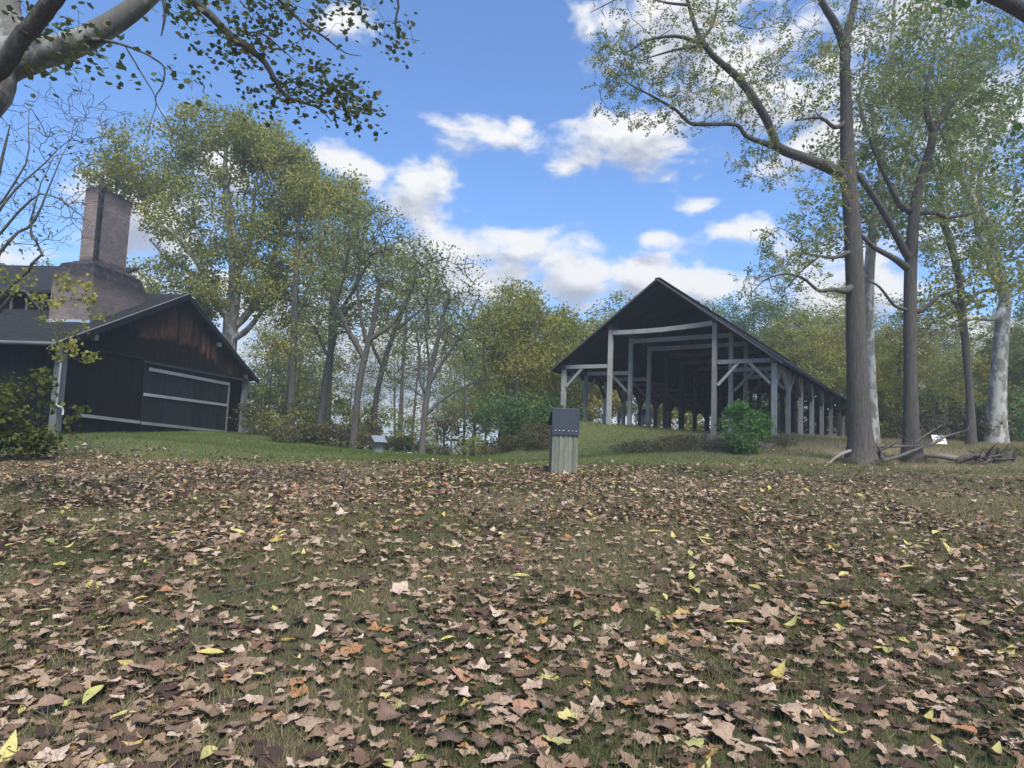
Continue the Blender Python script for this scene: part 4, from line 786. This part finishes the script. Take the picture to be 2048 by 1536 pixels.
def put_shrub(k, px, py, d, s, label, group, zs=1.):
    p = at(px, py, d); root = S[k] if k not in useds else copy_tree(S[k]); useds.add(k)
    root.location = (p[0], p[1], h1(p[0], p[1])-.05); root.rotation_euler = (0, 0, rng.uniform(0, 6.28)); root.scale = (s, s, s*zs); tag(root, label, 'shrub', group)
for px in range(500, 1100, 34):
    dl = 24.5 if px < 640 else (26 if px < 760 else 28.5)
    put_shrub(int(rng.choice([0, 1, 0, 3])), px, 890, dl+rng.uniform(1.2, 3.5)+(px < 560)*2.5, rng.uniform(.5, .9), 'tangled brownish shrub in the thicket along the far edge of the lawn', 'shrubs along the far edge of the lawn', rng.uniform(.7, 1.1))
for px in range(520, 1100, 62):
    put_shrub(int(rng.choice([2, 3, 3, 1])), px, 890, rng.uniform(31, 38), rng.uniform(1.0, 1.5), 'leafy green shrub deeper in the woods beyond the lawn', 'leafy shrubs deeper in the woods', rng.uniform(.8, 1.3))
for px, d in [(1010,28.5),(1035,27.5),(1060,26.5),(1085,25.8),(1110,25.5),(1075,28),(1098,27.5)]:
    put_shrub(0 if px % 2 else 1, px, 890, d, .62, 'brownish bush on the left shoulder of the shed mound', 'bushes on the left shoulder of the shed mound', .8)
for px, d in [(1040,33),(1075,32),(1105,30.5),(1085,35)]:
    put_shrub(2, px, 880, d, rng.uniform(.9, 1.2), 'dark green shrub at the foot of the golden tree left of the shed', 'dark shrubs left of the shed')
for px in range(1180, 1720, 36):
    put_shrub(int(rng.choice([2, 3, 0])), px, 860, rng.uniform(48, 54), rng.uniform(1.2, 1.8), 'shrub in the woods seen beyond the shed floor', 'shrubs beyond the shed floor')
for px in range(1735, 2110, 24):
    put_shrub(int(rng.choice([0, 3, 2, 1])), px, 880, rng.uniform(28.5, 33), rng.uniform(.8, 1.4), 'undergrowth shrub at the foot of the woods at the right', 'undergrowth shrubs at the right')
for px, py, d, s in [(1240,888,23,.35),(1290,892,22,.45),(1360,892,21.8,.5),(1340,900,20.8,.6),(1385,903,20.6,.5),(1300,900,21,.5),(1440,905,20.4,.5),(1540,890,21.5,.55),(1565,886,22,.45),(1260,900,21.5,.5),(1400,893,21.4,.45)]:
    put_shrub(4, px, py, d, s, 'low grey-brown weed clump on the bank below the shed floor', 'weed clumps on the bank', 1.)
for px, py, d, s in [(1105,950,12.25,.11),(1150,950,12.2,.12),(1128,952,11.95,.09),(1690,930,17.4,.3),(1760,930,17.6,.3),(1745,925,18.3,.28),(1700,925,17.7,.22),(1800,920,19,.3),(1850,920,18.6,.3),(1980,915,19.2,.4),(2020,915,19,.4)]:
    put_shrub(4, px, py, d, s, 'dry weeds around the foot of the dark trunks', 'dry weed tufts round the display box and dark trunks', .9)
# ------------------------------------------------------------------ the open shed
def shed_build():
    root = empty('open_shed', tuple(SHED0)); tag(root, 'long open-sided timber shed with a steep dark roof on rows of grey posts', 'shed')
    O = SHED0; wn, wa, ht, hr = FIT[4], FIT[5], FIT[7], FIT[8]; i_ = wn/2; o_ = wn/2+wa; pm = np.array
    def p(u, k, h): return SP(u, k, h)-O
    def part(name, a, b_, wd, h_, m_, side=None, bow=0):
        mb = MB(); mb.beam(a, b_, wd, h_, side, bow); return mb.build(name, m_, root)
    NB = 11
    for k in range(NB):
        fm = M_post if k < 2 else M_inner  # front bents keep the lit tone, deeper ones the shade-coloured copy
        for u in (-o_, o_):
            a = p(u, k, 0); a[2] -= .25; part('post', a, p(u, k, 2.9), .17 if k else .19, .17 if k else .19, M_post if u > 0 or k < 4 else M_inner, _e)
            for s in (-1, 1):     # braces running along the building to the wall plate
                if (k == 0 and s < 0) or (k == NB-1 and s > 0): continue
                part('brace', p(u, k, 2.0)+_l*.1*s, p(u, k+s*.42, 2.86), .12, .12, fm, _e)
        for u in (-i_, i_):
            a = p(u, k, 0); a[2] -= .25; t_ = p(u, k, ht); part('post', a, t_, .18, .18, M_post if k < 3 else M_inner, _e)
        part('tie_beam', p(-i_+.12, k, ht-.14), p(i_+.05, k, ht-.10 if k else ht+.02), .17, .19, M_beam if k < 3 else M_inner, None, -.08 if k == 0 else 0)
        for s in (-1, 1):
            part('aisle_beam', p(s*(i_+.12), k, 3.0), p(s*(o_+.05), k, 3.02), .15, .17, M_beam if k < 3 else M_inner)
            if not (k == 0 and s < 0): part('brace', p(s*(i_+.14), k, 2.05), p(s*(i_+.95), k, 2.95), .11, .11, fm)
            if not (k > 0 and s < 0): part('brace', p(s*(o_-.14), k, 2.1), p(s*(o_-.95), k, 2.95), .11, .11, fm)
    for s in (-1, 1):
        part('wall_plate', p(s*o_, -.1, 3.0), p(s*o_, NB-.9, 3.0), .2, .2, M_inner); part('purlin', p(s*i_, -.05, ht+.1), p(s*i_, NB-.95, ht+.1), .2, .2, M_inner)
    slope = (hr-3.0)/o_; ue = o_+.42; k0, k1 = -.22, NB-.8
    def rp(u, k, dz=0): return p(u, k, 3.0)+pm([0, 0, (o_-abs(u))*slope+.14+dz])
    for s in (-1, 1):
        # roof boards laid lengthways, each one a piece, overlapping like clapboards
        nb = 15
        for j in range(nb):
            ua, ub = s*ue*(nb-j)/nb, s*ue*(nb-j-1)/nb
            mb = MB(); e_ = .028; lap = -.05*s if j < nb-1 else 0
            a, b_, c_, d_ = rp(ua, k0), rp(ua, k1), rp(ub+lap, k1, .02), rp(ub+lap, k0, .02); up = pm([0, 0, e_])
            mb.poly([a, b_, c_, d_, a+up, b_+up, c_+up, d_+up], [(0,1,2,3),(7,6,5,4),(0,4,5,1),(1,5,6,2),(2,6,7,3),(3,7,4,0)] if s < 0 else [(3,2,1,0),(4,5,6,7),(1,5,4,0),(2,6,5,1),(3,7,6,2),(0,4,7,3)])
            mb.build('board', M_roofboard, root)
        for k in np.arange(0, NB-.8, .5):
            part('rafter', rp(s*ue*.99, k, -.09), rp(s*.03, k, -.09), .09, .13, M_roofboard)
        part('barge_board', rp(s*(ue+.02), k0-.03, -.02), rp(0, k0-.03, .01), .03, .07, M_inner)
        # battens on the outside
        part('eave_board', rp(s*(ue+.02), k0, -.0), rp(s*(ue+.02), k1, -.0), .04, .08, M_roofboard)
    part('ridge_board', rp(0, k0, .06), rp(0, k1, .06), .22, .06, M_roofboard)
    # panel added in the far gable to darken the inside
    mb = MB(); q = [p(-i_, 10.05, ht), p(i_, 10.05, ht), rp(0, 10.05, -.1)]; mb.poly(q+[v+_l*.04 for v in q], [(0,1,2),(5,4,3),(0,3,4,1),(1,4,5,2),(2,5,3,0)]); mb.build('shade_panel', M_roofboard, root)
shed_build()
# info board and pallet under the shed roof
def info_board(px, py, d, h_, label, m_board, rz=0, low=False):
    p = at(px, py, d); z = h1(p[0], p[1]); r_ = empty('info_board', (p[0], p[1], z), rz); tag(r_, label, 'sign')
    a = MB(); a.box(-.05, .05, -.05, .05, -.2, h_-.1); a.build('post', M_post, r_)
    b_ = MB(); w_ = .24; b_.poly([(-w_,-.17,h_-.16),(w_,-.17,h_-.16),(w_,.17,h_+.12),(-w_,.17,h_+.12),(-w_,-.17,h_-.13),(w_,-.17,h_-.13),(w_,.17,h_+.15),(-w_,.17,h_+.15)], [(3,2,1,0),(4,5,6,7),(0,1,5,4),(1,2,6,5),(2,3,7,6),(3,0,4,7)]); b_.build('panel', m_board, r_)
    return r_
info_board(1284, 868, 32.5, .9, 'small slanted information board on a pale post inside the shed', M_darkmetal, -.6)
p = at(1566, 878, 27.5); r_ = empty('pallet', (p[0], p[1], h1(p[0], p[1])), -.6); tag(r_, 'small dark wooden pallet on the shed floor behind the front right post', 'pallet')
for k in range(5): a = MB(); a.box(-.5, .5, -.4+k*.17, -.28+k*.17, .14, .17); a.build('plank', M_inner, r_)
for k in (-.42, 0, .42): a = MB(); a.box(k-.04, k+.04, -.4, .4, .0, .137); a.build('runner', M_inner, r_)
# ------------------------------------------------------------------ the barn
def barn_build():
    W, HE, HR = BF[4], BF[5], BF[6]; LEN = 9.0; sl = (HR-HE)/(W/2)
    root = empty('barn', tuple(BARN0), 0); root.matrix_world = Matrix([list(_be)+[0], list(_bl)+[0], [0, 0, 1, 0], [0, 0, 0, 1]]).transposed(); root.location = tuple(BARN0)
    tag(root, 'black weathered board barn with a low gable roof and sliding door at the left', 'barn')
    rake = lambda u: HE+sl*min(u, W-u)
    # dark core behind the boards (walls, floor)
    mb = MB(); t_ = .08
    mb.box(t_, 10.3, .06, .10, -.4, HE); mb.box(0, W, LEN-.1, LEN, -.4, HE); mb.box(.0, .05, .1, LEN-.1, -.4, HE); mb.box(W-.05, W, .1, LEN-.1, -.4, HE); mb.build('wall', M_black, root)
    mb = MB(); mb.poly([(0,.06,HE+.002),(W,.06,HE+.002),(W/2,.06,HR),(0,.1,HE+.002),(W,.1,HE+.002),(W/2,.1,HR)], [(0,1,2),(5,4,3),(0,3,4,1),(1,4,5,2),(2,5,3,0)]); mb.poly([(0,LEN-.1,HE+.002),(W,LEN-.1,HE+.002),(W/2,LEN-.1,HR),(0,LEN,HE+.002),(W,LEN,HE+.002),(W/2,LEN,HR)], [(0,1,2),(5,4,3),(0,3,4,1),(1,4,5,2),(2,5,3,0)]); mb.build('gable_wall', M_black, root)
    # gable boards, one by one
    n = 58; r = np.random.default_rng(7); bw = W/n
    for k in range(n):
        u0, u1 = k*bw+.006, (k+1)*bw-.006; uc = (u0+u1)/2; top = rake(uc)-.06; bot = HE-.02+.0
        if top-bot < .03: continue
        o_ = r.uniform(0, .012)
        # silvered band: starts under the rake, ragged lower end
        hi_ = top-(.42 if uc < W*.5 else .5)-r.uniform(0, .15)
        if uc < W*.56: lowz = HE+.98+.12*math.sin(uc)+r.uniform(-.18, .18)-(.0 if uc > 3 else -.3); amp = np.clip((uc-1.6)/1.8, 0, 1)*.75
        else: lowz = HE+.95-(uc-W*.56)*.26+r.uniform(-.16, .16); amp = 1.0
        if uc > 9.2: lowz -= r.uniform(.0, .35); amp *= .75
        if uc > 10.6: lowz = bot+.05; hi_ = top-.05; amp = .45
        zs = [bot, max(bot+.01, lowz-.10), max(bot+.03, lowz+.04), max(lowz+.08, hi_), top]; ar = r.choice([.25, .7, 1.]); aa = [0, 0, amp*r.uniform(.6, 1)*ar, amp*.5*ar, 0]
        zs = np.maximum.accumulate(np.minimum(zs, top)); mb = MB(); pts = []; at_ = []
        tl, trr = rake(u0)-.06, rake(u1)-.06
        for z, a in zip(zs, aa):
            zl, zr = (tl, trr) if z >= top-1e-6 else (min(z, tl), min(z, trr)); pts += [(u0,-.03-o_,zl),(u1,-.03-o_,zr),(u1,.045,zr),(u0,.045,zl)]; at_ += [a]*4
        fs = []
        for q in range(4):
            for e_ in range(4): fs.append((q*4+e_, q*4+(e_+1) % 4, q*4+4+(e_+1) % 4, q*4+4+e_))
        fs += [(3,2,1,0),(16,17,18,19)]; mb.poly(pts, fs, at_); mb.build('board', M_gable, root, attr='wear')
    # lower wall boards left of the door, right of the opening, and on the long side
    for k in range(22):
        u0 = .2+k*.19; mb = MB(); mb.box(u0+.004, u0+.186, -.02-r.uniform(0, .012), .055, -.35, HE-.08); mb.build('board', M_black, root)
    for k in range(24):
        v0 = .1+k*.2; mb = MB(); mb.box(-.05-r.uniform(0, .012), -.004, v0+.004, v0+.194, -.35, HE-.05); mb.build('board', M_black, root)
    mb = MB(); mb.box(0-.02, W+.02, -.075, -.045, HE-.09, HE-.03); mb.build('trim_board', M_doorboard, root)
    # sliding door
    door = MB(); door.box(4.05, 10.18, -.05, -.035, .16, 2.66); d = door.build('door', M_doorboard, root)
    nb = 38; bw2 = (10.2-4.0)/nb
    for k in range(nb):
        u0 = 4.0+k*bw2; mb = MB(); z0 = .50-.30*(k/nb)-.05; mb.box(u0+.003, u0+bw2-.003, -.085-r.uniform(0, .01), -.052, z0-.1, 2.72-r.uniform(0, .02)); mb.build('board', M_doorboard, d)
    for (ua, za, ub, zb, hh) in [(4.2, 2.50, 10.15, 2.42, .13), (4.0, 1.52, 10.1, 1.42, .11), (4.0, .44, 10.12, .17, .11)]:
        mb = MB(); mb.beam((ua, -.12, za), (ub, -.12, zb), .035, hh); mb.build('rail', M_rail, d)
    mb = MB(); mb.box(10.12, 10.2, -.13, -.088, .14, 2.35); mb.build('stile', M_mid, d)
    mb = MB(); mb.box(3.9, 11.6, -.16, -.09, 2.70, 2.79); mb.build('track', M_darkmetal, root)
    mb = MB(); mb.beam((.85, -.07, .62), (3.95, -.07, .46), .05, .11); mb.build('sill_rail', M_rail, root)
    # posts
    mb = MB(); mb.box(11.72, 12.1, -.05, .1, -.4, HE-.1); mb.build('corner_post', M_mid, root)
    mb = MB(); mb.box(-.11, .14, -.11, .12, -.4, HE-.06); mb.build('corner_post', M_mid, root)
    V, Fc = tube([(-.2,-.05,HE+.02),(-.2,-.1,HE-.12),(-.22,-.19,HE-.42),(-.22,-.19,1.6),(-.22,-.19,.9)], [.035]*5, 8); link('downspout', mesh_np('downspout', V, Fc, None, True), M_pipe, root)
    V, Fc = tube([(-.25,-.19,.93),(-.22,-.24,.86),(-.1,-.25,.84),(-.02,-.25,.76),(-.02,-.25,.6)], [.028]*5, 8); link('pipe_elbow', mesh_np('pipe_elbow', V, Fc, None, True), M_white, root)
    # roof: deck, shingle courses, barge boards
    for s in (0, 1):
        f = (lambda u: u) if s == 0 else (lambda u: W-u)
        ev = -.5; top = W/2; y0, y1 = -.28, LEN+.3; z = lambda u: HE+.1+sl*u
        mb = MB(); q = [(f(ev), y0, z(ev)), (f(top), y0, z(top)), (f(top), y1, z(top)), (f(ev), y1, z(ev))]; mb.poly(q+[(a, b_, c_+.05) for a, b_, c_ in q], [(0,1,2,3),(7,6,5,4),(0,4,5,1),(1,5,6,2),(2,6,7,3),(3,7,4,0)]); rf = mb.build('roof', M_shingle, root)
        mb = MB(); nc = 34
        for c_ in range(nc):
            ua = ev-.03+(top-ev)*c_/nc; ub = ua+(top-ev)/nc*1.25; ub = min(ub, top); y = y0
            while y < y1:
                wd = r.uniform(.16, .3); ye = min(y+wd-.008, y1); dz = r.uniform(.012, .03); lo_ = ua+r.uniform(-.015, .015)
                mb.poly([(f(lo_), y, z(lo_)+.05+dz), (f(lo_), ye, z(lo_)+.05+dz), (f(ub), ye, z(ub)+.056), (f(ub), y, z(ub)+.056), (f(lo_), y, z(lo_)+.045), (f(lo_), ye, z(lo_)+.045)], [(0,1,2,3),(0,4,5,1)]); y += wd
        sh = mb.build('shingles', M_shingle, rf); sh['kind'] = 'stuff'
        mb = MB(); mb.beam((f(ev), y0-.02, z(ev)-.06), (f(top), y0-.02, z(top)-.06), .035, .2); mb.build('barge_board', M_doorboard, root)
        mb = MB(); mb.beam((f(ev), y0-.01, z(ev)+.075), (f(top), y0-.01, z(top)+.075), .03, .02); mb.build('edge_strip', M_rail if s == 0 else M_doorboard, root)
    V, Fc = tube([(-.56, -.3, HE-.14), (-.56, LEN, HE-.12)], [.06, .06], 8); link('gutter', mesh_np('gutter', V, Fc, None, True), M_mid, root)
    # purlin ends under the rake
    for u in (1.2, W/2+2.9, W-.5):
        mb = MB(); mb.box(u-.09, u+.09, -.2, -.05, rake(u)-.3, rake(u)-.12); mb.build('purlin_end', M_post, root)
    # chimney: broad shouldered base and tall narrow shaft
    ch = MB()
    def frust(x0, x1, y0, y1, z0, X0, X1, Y0, Y1, z1, a0, a1, tgt=None, nseg=1):
        (tgt or ch).poly([(x0,y0,z0),(x1,y0,z0),(x1,y1,z0),(x0,y1,z0),(X0,Y0,z1),(X1,Y0,z1),(X1,Y1,z1),(X0,Y1,z1)], [(0,1,5,4),(1,2,6,5),(2,3,7,6),(3,0,4,7),(4,5,6,7)], [a0]*4+[a1]*4)
    frust(1.67,4.50,.5,2.0,2.6, 1.67,4.50,.5,2.0,4.9, .1,.15); frust(1.67,4.50,.5,2.0,4.9, 1.68,4.49,.505,1.99,5.55, .15,.85)
    frust(1.68,4.49,.505,1.99,5.55, 1.80,4.25,.58,1.84,5.93, .9,1.); frust(1.80,4.25,.58,1.84,5.93, 1.98,3.95,.70,1.62,6.03, 1.,1.); frust(1.98,3.95,.70,1.62,6.03, 2.05,3.8,.76,1.55,6.09, 1.,.8)
    chm = ch.build('chimney', M_brick, root, attr='soot'); chm.location = (0, 0, 0)
    sh = MB(); x0, x1, y0, y1 = 2.12, 3.70, .84, 1.45
    zs = [6.08, 6.3, 8.2, 8.62, 8.8]; so = [.9, .1, .05, .55, .9]
    for i in range(4):
        frust(x0, x1, y0, y1, zs[i], x0, x1, y0, y1, zs[i+1], so[i], so[i+1], sh)
    sh.build('shaft', M_brick, chm, attr='soot')
    band = MB(); band.box(x0-.012, x0+.13, y0-.012, y0+.10, 6.1, 8.78, 1.); band.build('corner_strip', M_brick, chm, attr='soot')
    for i in range(16):     # ragged broken top course
        mb = MB(); u = x0+r.uniform(.05, 1.45); v = y0+r.choice([.06, .5]); mb.box(u-.1, u+.1, v-.05, v+.05, 8.80, 8.80+r.uniform(.02, .1), .9); mb.build('brick', M_brick, chm, attr='soot')
    mb = MB(); zf = lambda u: HE+.1+sl*u+.1
    mb.box(1.60, 1.66, .44, 2.06, zf(1.6)-.1, zf(1.6)+.06); mb.build('flashing', M_galv, chm)
    # raised roof vent along the ridge, left of the chimney
    va, vb = 2.1, 8.5; 
    vt = MB(); vt.box(W/2-1.3, W/2-1.25, va, vb, zf(W/2-1.3)-.3, HR+.15); mm = vt.build('vent_wall', M_black, root)
    for v in np.arange(va+.05, vb, .62): mb = MB(); mb.box(3.0-.04, 3.0+.04, v, v+.08, zf(3.0)-.2, zf(3.0)+.62); mb.build('vent_post', M_inner, root)
    vr = MB(); vr.poly([(2.75,va-.12,zf(3)+.58),(W/2,va-.12,HR+1.15),(W/2,vb+.2,HR+1.15),(2.75,vb+.2,zf(3)+.58),(2.75,va-.12,zf(3)+.68),(W/2,va-.12,HR+1.25),(W/2,vb+.2,HR+1.25),(2.75,vb+.2,zf(3)+.68)], [(0,1,2,3),(7,6,5,4),(0,4,5,1),(1,5,6,2),(2,6,7,3),(3,7,4,0)]); vr.build('vent_roof', M_shingle, root)
barn_build()
# ------------------------------------------------------------------ marker boxes on the lawn
def marker(px, py, d, w_, dep, h_, rz, label, kind):
    p = at(px, py, d); r_ = empty('display_box', (p[0], p[1], h1(p[0], p[1])), rz); tag(r_, label, 'display box'); nb = 11 if kind == 0 else 7; r = np.random.default_rng(9+kind); bw = w_/nb
    zt = h_*.74 if kind == 0 else h_*.72
    core = MB(); core.box(-w_/2+.025, w_/2-.025, .0, dep-.02, -.2, zt-.02); core.build('core', M_inner, r_)
    for k in range(nb):
        mb = MB(); y_ = -.02-.012*(k % 2)-r.uniform(0, .004); mb.box(-w_/2+k*bw+.002, -w_/2+(k+1)*bw-.002, y_, -.001, -.15, zt); mb.build('batten', M_grayboard, r_)
    for s in (-1, 1):
        for k in range(4): mb = MB(); x_ = s*(w_/2-.0242); a, b_ = sorted((x_, x_+s*(.02+.008*(k % 2)))); mb.box(a, b_, k*dep/4+.003, (k+1)*dep/4-.003, -.15, zt); mb.build('batten', M_grayboard, r_)
    if kind == 0:
        # folded sheet roof: steep front leaf hanging over the boards, shallower rear leaf
        t_ = .008; ww = w_/2+.012
        def leaf(name, a, b_, m_):
            mb = MB(); n = np.array([0, -(b_[1]-a[1]), (b_[0]-a[0])]); n = n/np.linalg.norm(n)*t_; q = [(-ww,a[0],a[1]),(ww,a[0],a[1]),(ww,b_[0],b_[1]),(-ww,b_[0],b_[1])]; mb.poly(q+[(x,y+n[1],z+n[2]) for x,y,z in q], [(0,1,2,3),(7,6,5,4),(0,4,5,1),(1,5,6,2),(2,6,7,3),(3,7,4,0)]); return mb.build(name, m_, r_)
        f = leaf('front_panel', (-.052, h_*.60), (.02, h_), M_darkmetal); leaf('rear_panel', (.02, h_), (dep+.27, h_*.75), M_darkmetal)
        for u in (-.20, -.125, -.05, .055, .13, .20):
            V, Fc = tube([(u, -.045, h_*.66), (u, -.062, h_*.66), (u, -.066, h_*.66)], [.015, .013, .005], 8); link('rivet', mesh_np('rivet', V, Fc, None, True), M_rivet, f)
        cb = MB(); cb.box(-w_/2+.03, w_/2-.03, .03, dep, zt, h_*.80); cb.build('inner_block', M_darkmetal, r_)
    else:
        mb = MB(); ww = w_/2+.05; q = [(-ww,-.22,h_*.74),(ww,-.22,h_*.74),(ww,dep+.02,h_+.06),(-ww,dep+.02,h_+.06)]; mb.poly(q+[(x,y,z+.02) for x,y,z in q], [(3,2,1,0),(4,5,6,7),(0,1,5,4),(1,2,6,5),(2,3,7,6),(3,0,4,7)]); mb.build('sheet_roof', M_galv, r_)
        mb = MB(); mb.box(-w_/2+.02, w_/2-.02, .03, dep-.03, zt, h_*.88); mb.build('inner_block', M_darkmetal, r_)
marker(1128, 948, 12.2, .50, .30, 1.25, .10, 'grey batten display box with a black riveted metal hood in the field', 0)
marker(757, 908, 22, .34, .30, .52, .42, 'small display box with a shiny tilted metal roof on the lawn edge', 1)
# white sign at the right
p = at(1880, 893, 22); r_ = empty('sign', (p[0], p[1], h1(p[0], p[1])), -.25); tag(r_, 'small white printed sign leaning low between the two dark trunks and the sycamore', 'sign')
a = MB(); a.beam((0, .06, -.1), (0, .06, .16), .06, .06, (1, 0, 0)); a.build('post', M_inner, r_)
a = MB(); a.poly([(-.21,-.03,.10),(.21,-.03,.10),(.19,.14,.40),(-.21,.14,.40),(-.21,-.01,.10),(.21,-.01,.10),(.19,.16,.40),(-.21,.16,.40)], [(0,1,2,3),(7,6,5,4),(0,4,5,1),(1,5,6,2),(2,6,7,3),(3,7,4,0)]); pn_ = a.build('panel', M_white, r_)
a = MB()
for (x, z, ww, hh) in [(-.12,.30,.10,.03),(.03,.31,.12,.03),(-.06,.25,.16,.025),(.02,.205,.14,.03),(-.03,.165,.07,.02)]:
    y = lambda zz: -.03+(zz-.10)/.30*.17-.004
    a.poly([(x,y(z),z),(x+ww,y(z),z),(x+ww,y(z+hh),z+hh),(x,y(z+hh),z+hh)], [(0,1,2,3)])
a.build('print', M_ink, pn_)
# stump, log, dead branches, stones
def lathe_noise(n, prof, r, amp):
    V = []; 
    for z, rad in prof:
        for j in range(n):
            th = 2*np.pi*j/n; q = rad*(1+amp*math.sin(th*3+1)+amp*.6*math.sin(th*7+z*3)); V.append((math.cos(th)*q, math.sin(th)*q, z))
    k = len(prof); Fs = [(i*n+j, i*n+(j+1) % n, (i+1)*n+(j+1) % n, (i+1)*n+j) for i in range(k-1) for j in range(n)]; return V, Fs
p = at(1425, 891, 21.2); r_ = empty('tree_stump', (p[0], p[1], h1(p[0], p[1]))); tag(r_, 'broken grey tree stump on the weedy bank before the shed', 'stump')
V, Fc = lathe_noise(20, [(-.2,.42),(.05,.32),(.2,.27),(.36,.26),(.40,.25)], rng, .09); mb = MB(); mb.poly(V, Fc); mb.build('bark', M_stump, r_, True)
mb = MB(); V2 = [(v[0]*.99, v[1]*.99, .37+.07*math.sin(v[0]*9)) for v in V[-20:]]; mb.poly(V2+[(0, 0, .28)], [(i, (i+1) % 20, 20) for i in range(20)]); mb.build('broken_top', M_stump, r_)
p = at(1528, 893, 21.8); r_ = empty('tree_stump', (p[0], p[1], h1(p[0], p[1]))); tag(r_, 'low flat stump half hidden right of the green bush', 'stump')
V, Fc = lathe_noise(16, [(-.2,.5),(.02,.42),(.14,.38)], rng, .07); mb = MB(); mb.poly(V, Fc); mb.build('bark', M_stump, r_, True); mb = MB(); mb.poly(V[-16:], [tuple(range(16))]); mb.build('cut_top', M_stone, r_)
def stick(name, pts, r0_, r1_, label, cat, m_=M_bark2, n=8, group=None, twigs=0, seed=0):
    rr = np.random.default_rng(seed); P = catmull(np.array([list(at(*q)) for q in pts]), 4); g_ = H(P[:, 0], P[:, 1]); P[:, 2] = np.maximum(P[:, 2], g_+.02); V, Fc = tube(P, np.linspace(r0_, r1_, len(P)), n)
    if twigs:
        Vs = [V]; Fs = list(Fc); o = len(V)
        for k in range(twigs):
            a = P[rr.integers(len(P)//4, len(P))]; q = [a]
            dr = rr.normal(0, 1, 3); dr[2] = abs(dr[2]); dr /= np.linalg.norm(dr)
            for j in range(4): dr += rr.normal(0, .25, 3); q.append(q[-1]+dr/np.linalg.norm(dr)*rr.uniform(.08, .22))
            v, f = tube(q, np.linspace(r1_*.8, .003, 5), 4); Vs.append(v); Fs += [tuple(i+o for i in ff) for ff in f]; o += len(v)
        V = np.concatenate(Vs); Fc = Fs
    o = link(name, mesh_np(name, V, Fc, None, True), m_); tag(o, label, cat, group); return o
stick('fallen_branch', [(1652,936,17.5),(1668,918,17.6),(1690,905,17.8),(1712,900,18)], .035, .055, 'pale curved branch leaning on the left foot of the tall walnut', 'branch', M_stump)
stick('fallen_branch', [(1742,892,18),(1790,893,18.2),(1850,890,18.6),(1880,882,18.8)], .04, .02, 'straight dead branch lying level between the two dark trunks', 'branch', twigs=10, seed=2)
stick('fallen_branch', [(1765,922,17.9),(1800,912,18),(1840,896,18.2),(1870,886,18.3),(1895,872,18.4),(1935,860,18.5)], .06, .018, 'long dead branch rising to the right across the foot of the forked tree', 'branch', twigs=16, seed=3)
stick('fallen_branch', [(1742,860,18.1),(1748,890,18),(1760,912,17.9),(1767,922,17.9)], .045, .06, 'dark dead branch propped against the right side of the tall walnut', 'branch', M_bark, twigs=5, seed=4)
stick('fallen_branch', [(1830,885,18.4),(1855,868,18.5),(1885,850,18.6),(1905,845,18.6)], .03, .01, 'thin dead branch sticking up from the brush pile', 'branch', twigs=16, seed=5)
stick('fallen_log', [(1845,910,18.8),(1880,912,18.6),(1915,918,18.5),(1950,922,18.4)], .07, .1, 'pale peeling log lying right of the forked tree', 'log', M_stump)
stick('fallen_log', [(1915,922,18.2),(1935,915,18.1),(1965,914,18),(1990,922,18),(2025,926,18)], .10, .09, 'dark rotten log lying on the grass at the far right', 'log', M_bark, twigs=14, seed=6)
p = at(818, 912, 24); mb = MB(); V, Fc = lathe_noise(10, [(-.1,.16),(.03,.15),(.09,.08),(.1,.01)], rng, .12); mb.poly(V, Fc); o = mb.build('stone', M_stone, None, True); o.location = (p[0], p[1], h1(p[0], p[1])); tag(o, 'small pale stone on the lawn between the shiny-roofed box and the slender tree', 'stone')
# ------------------------------------------------------------------ even haze, added to stand in for lens glare
if GLARE_HAZE:
    hm = bpy.data.materials.new('glare_haze'); hm.use_nodes = True; t = hm.node_tree; t.nodes.clear(); v = t.nodes.new('ShaderNodeVolumePrincipled'); v.inputs['Color'].default_value = (.86, .92, 1, 1); v.inputs['Density'].default_value = GLARE_HAZE; v.inputs['Anisotropy'].default_value = .35
    o_ = t.nodes.new('ShaderNodeOutputMaterial'); t.links.new(v.outputs[0], o_.inputs['Volume'])
    zlo = float(Z.min())-1.2; mb = MB(); mb.box(-430, 430, -430, 440, zlo, 34); tag(mb.build('glare_haze', hm), kind='stuff')
# every shrub of a group gets the place it has in its group
_g = {}
for o in scene.objects:
    if o.parent is None and o.get('category') == 'shrub': _g.setdefault(o['group'], []).append(o)
for k_, obs in _g.items(): relabel(obs, 'the '+k_)

relabel([o for o in scene.objects if o.get('category') == 'stick'], 'the thin dry sticks lying among the fallen leaves')
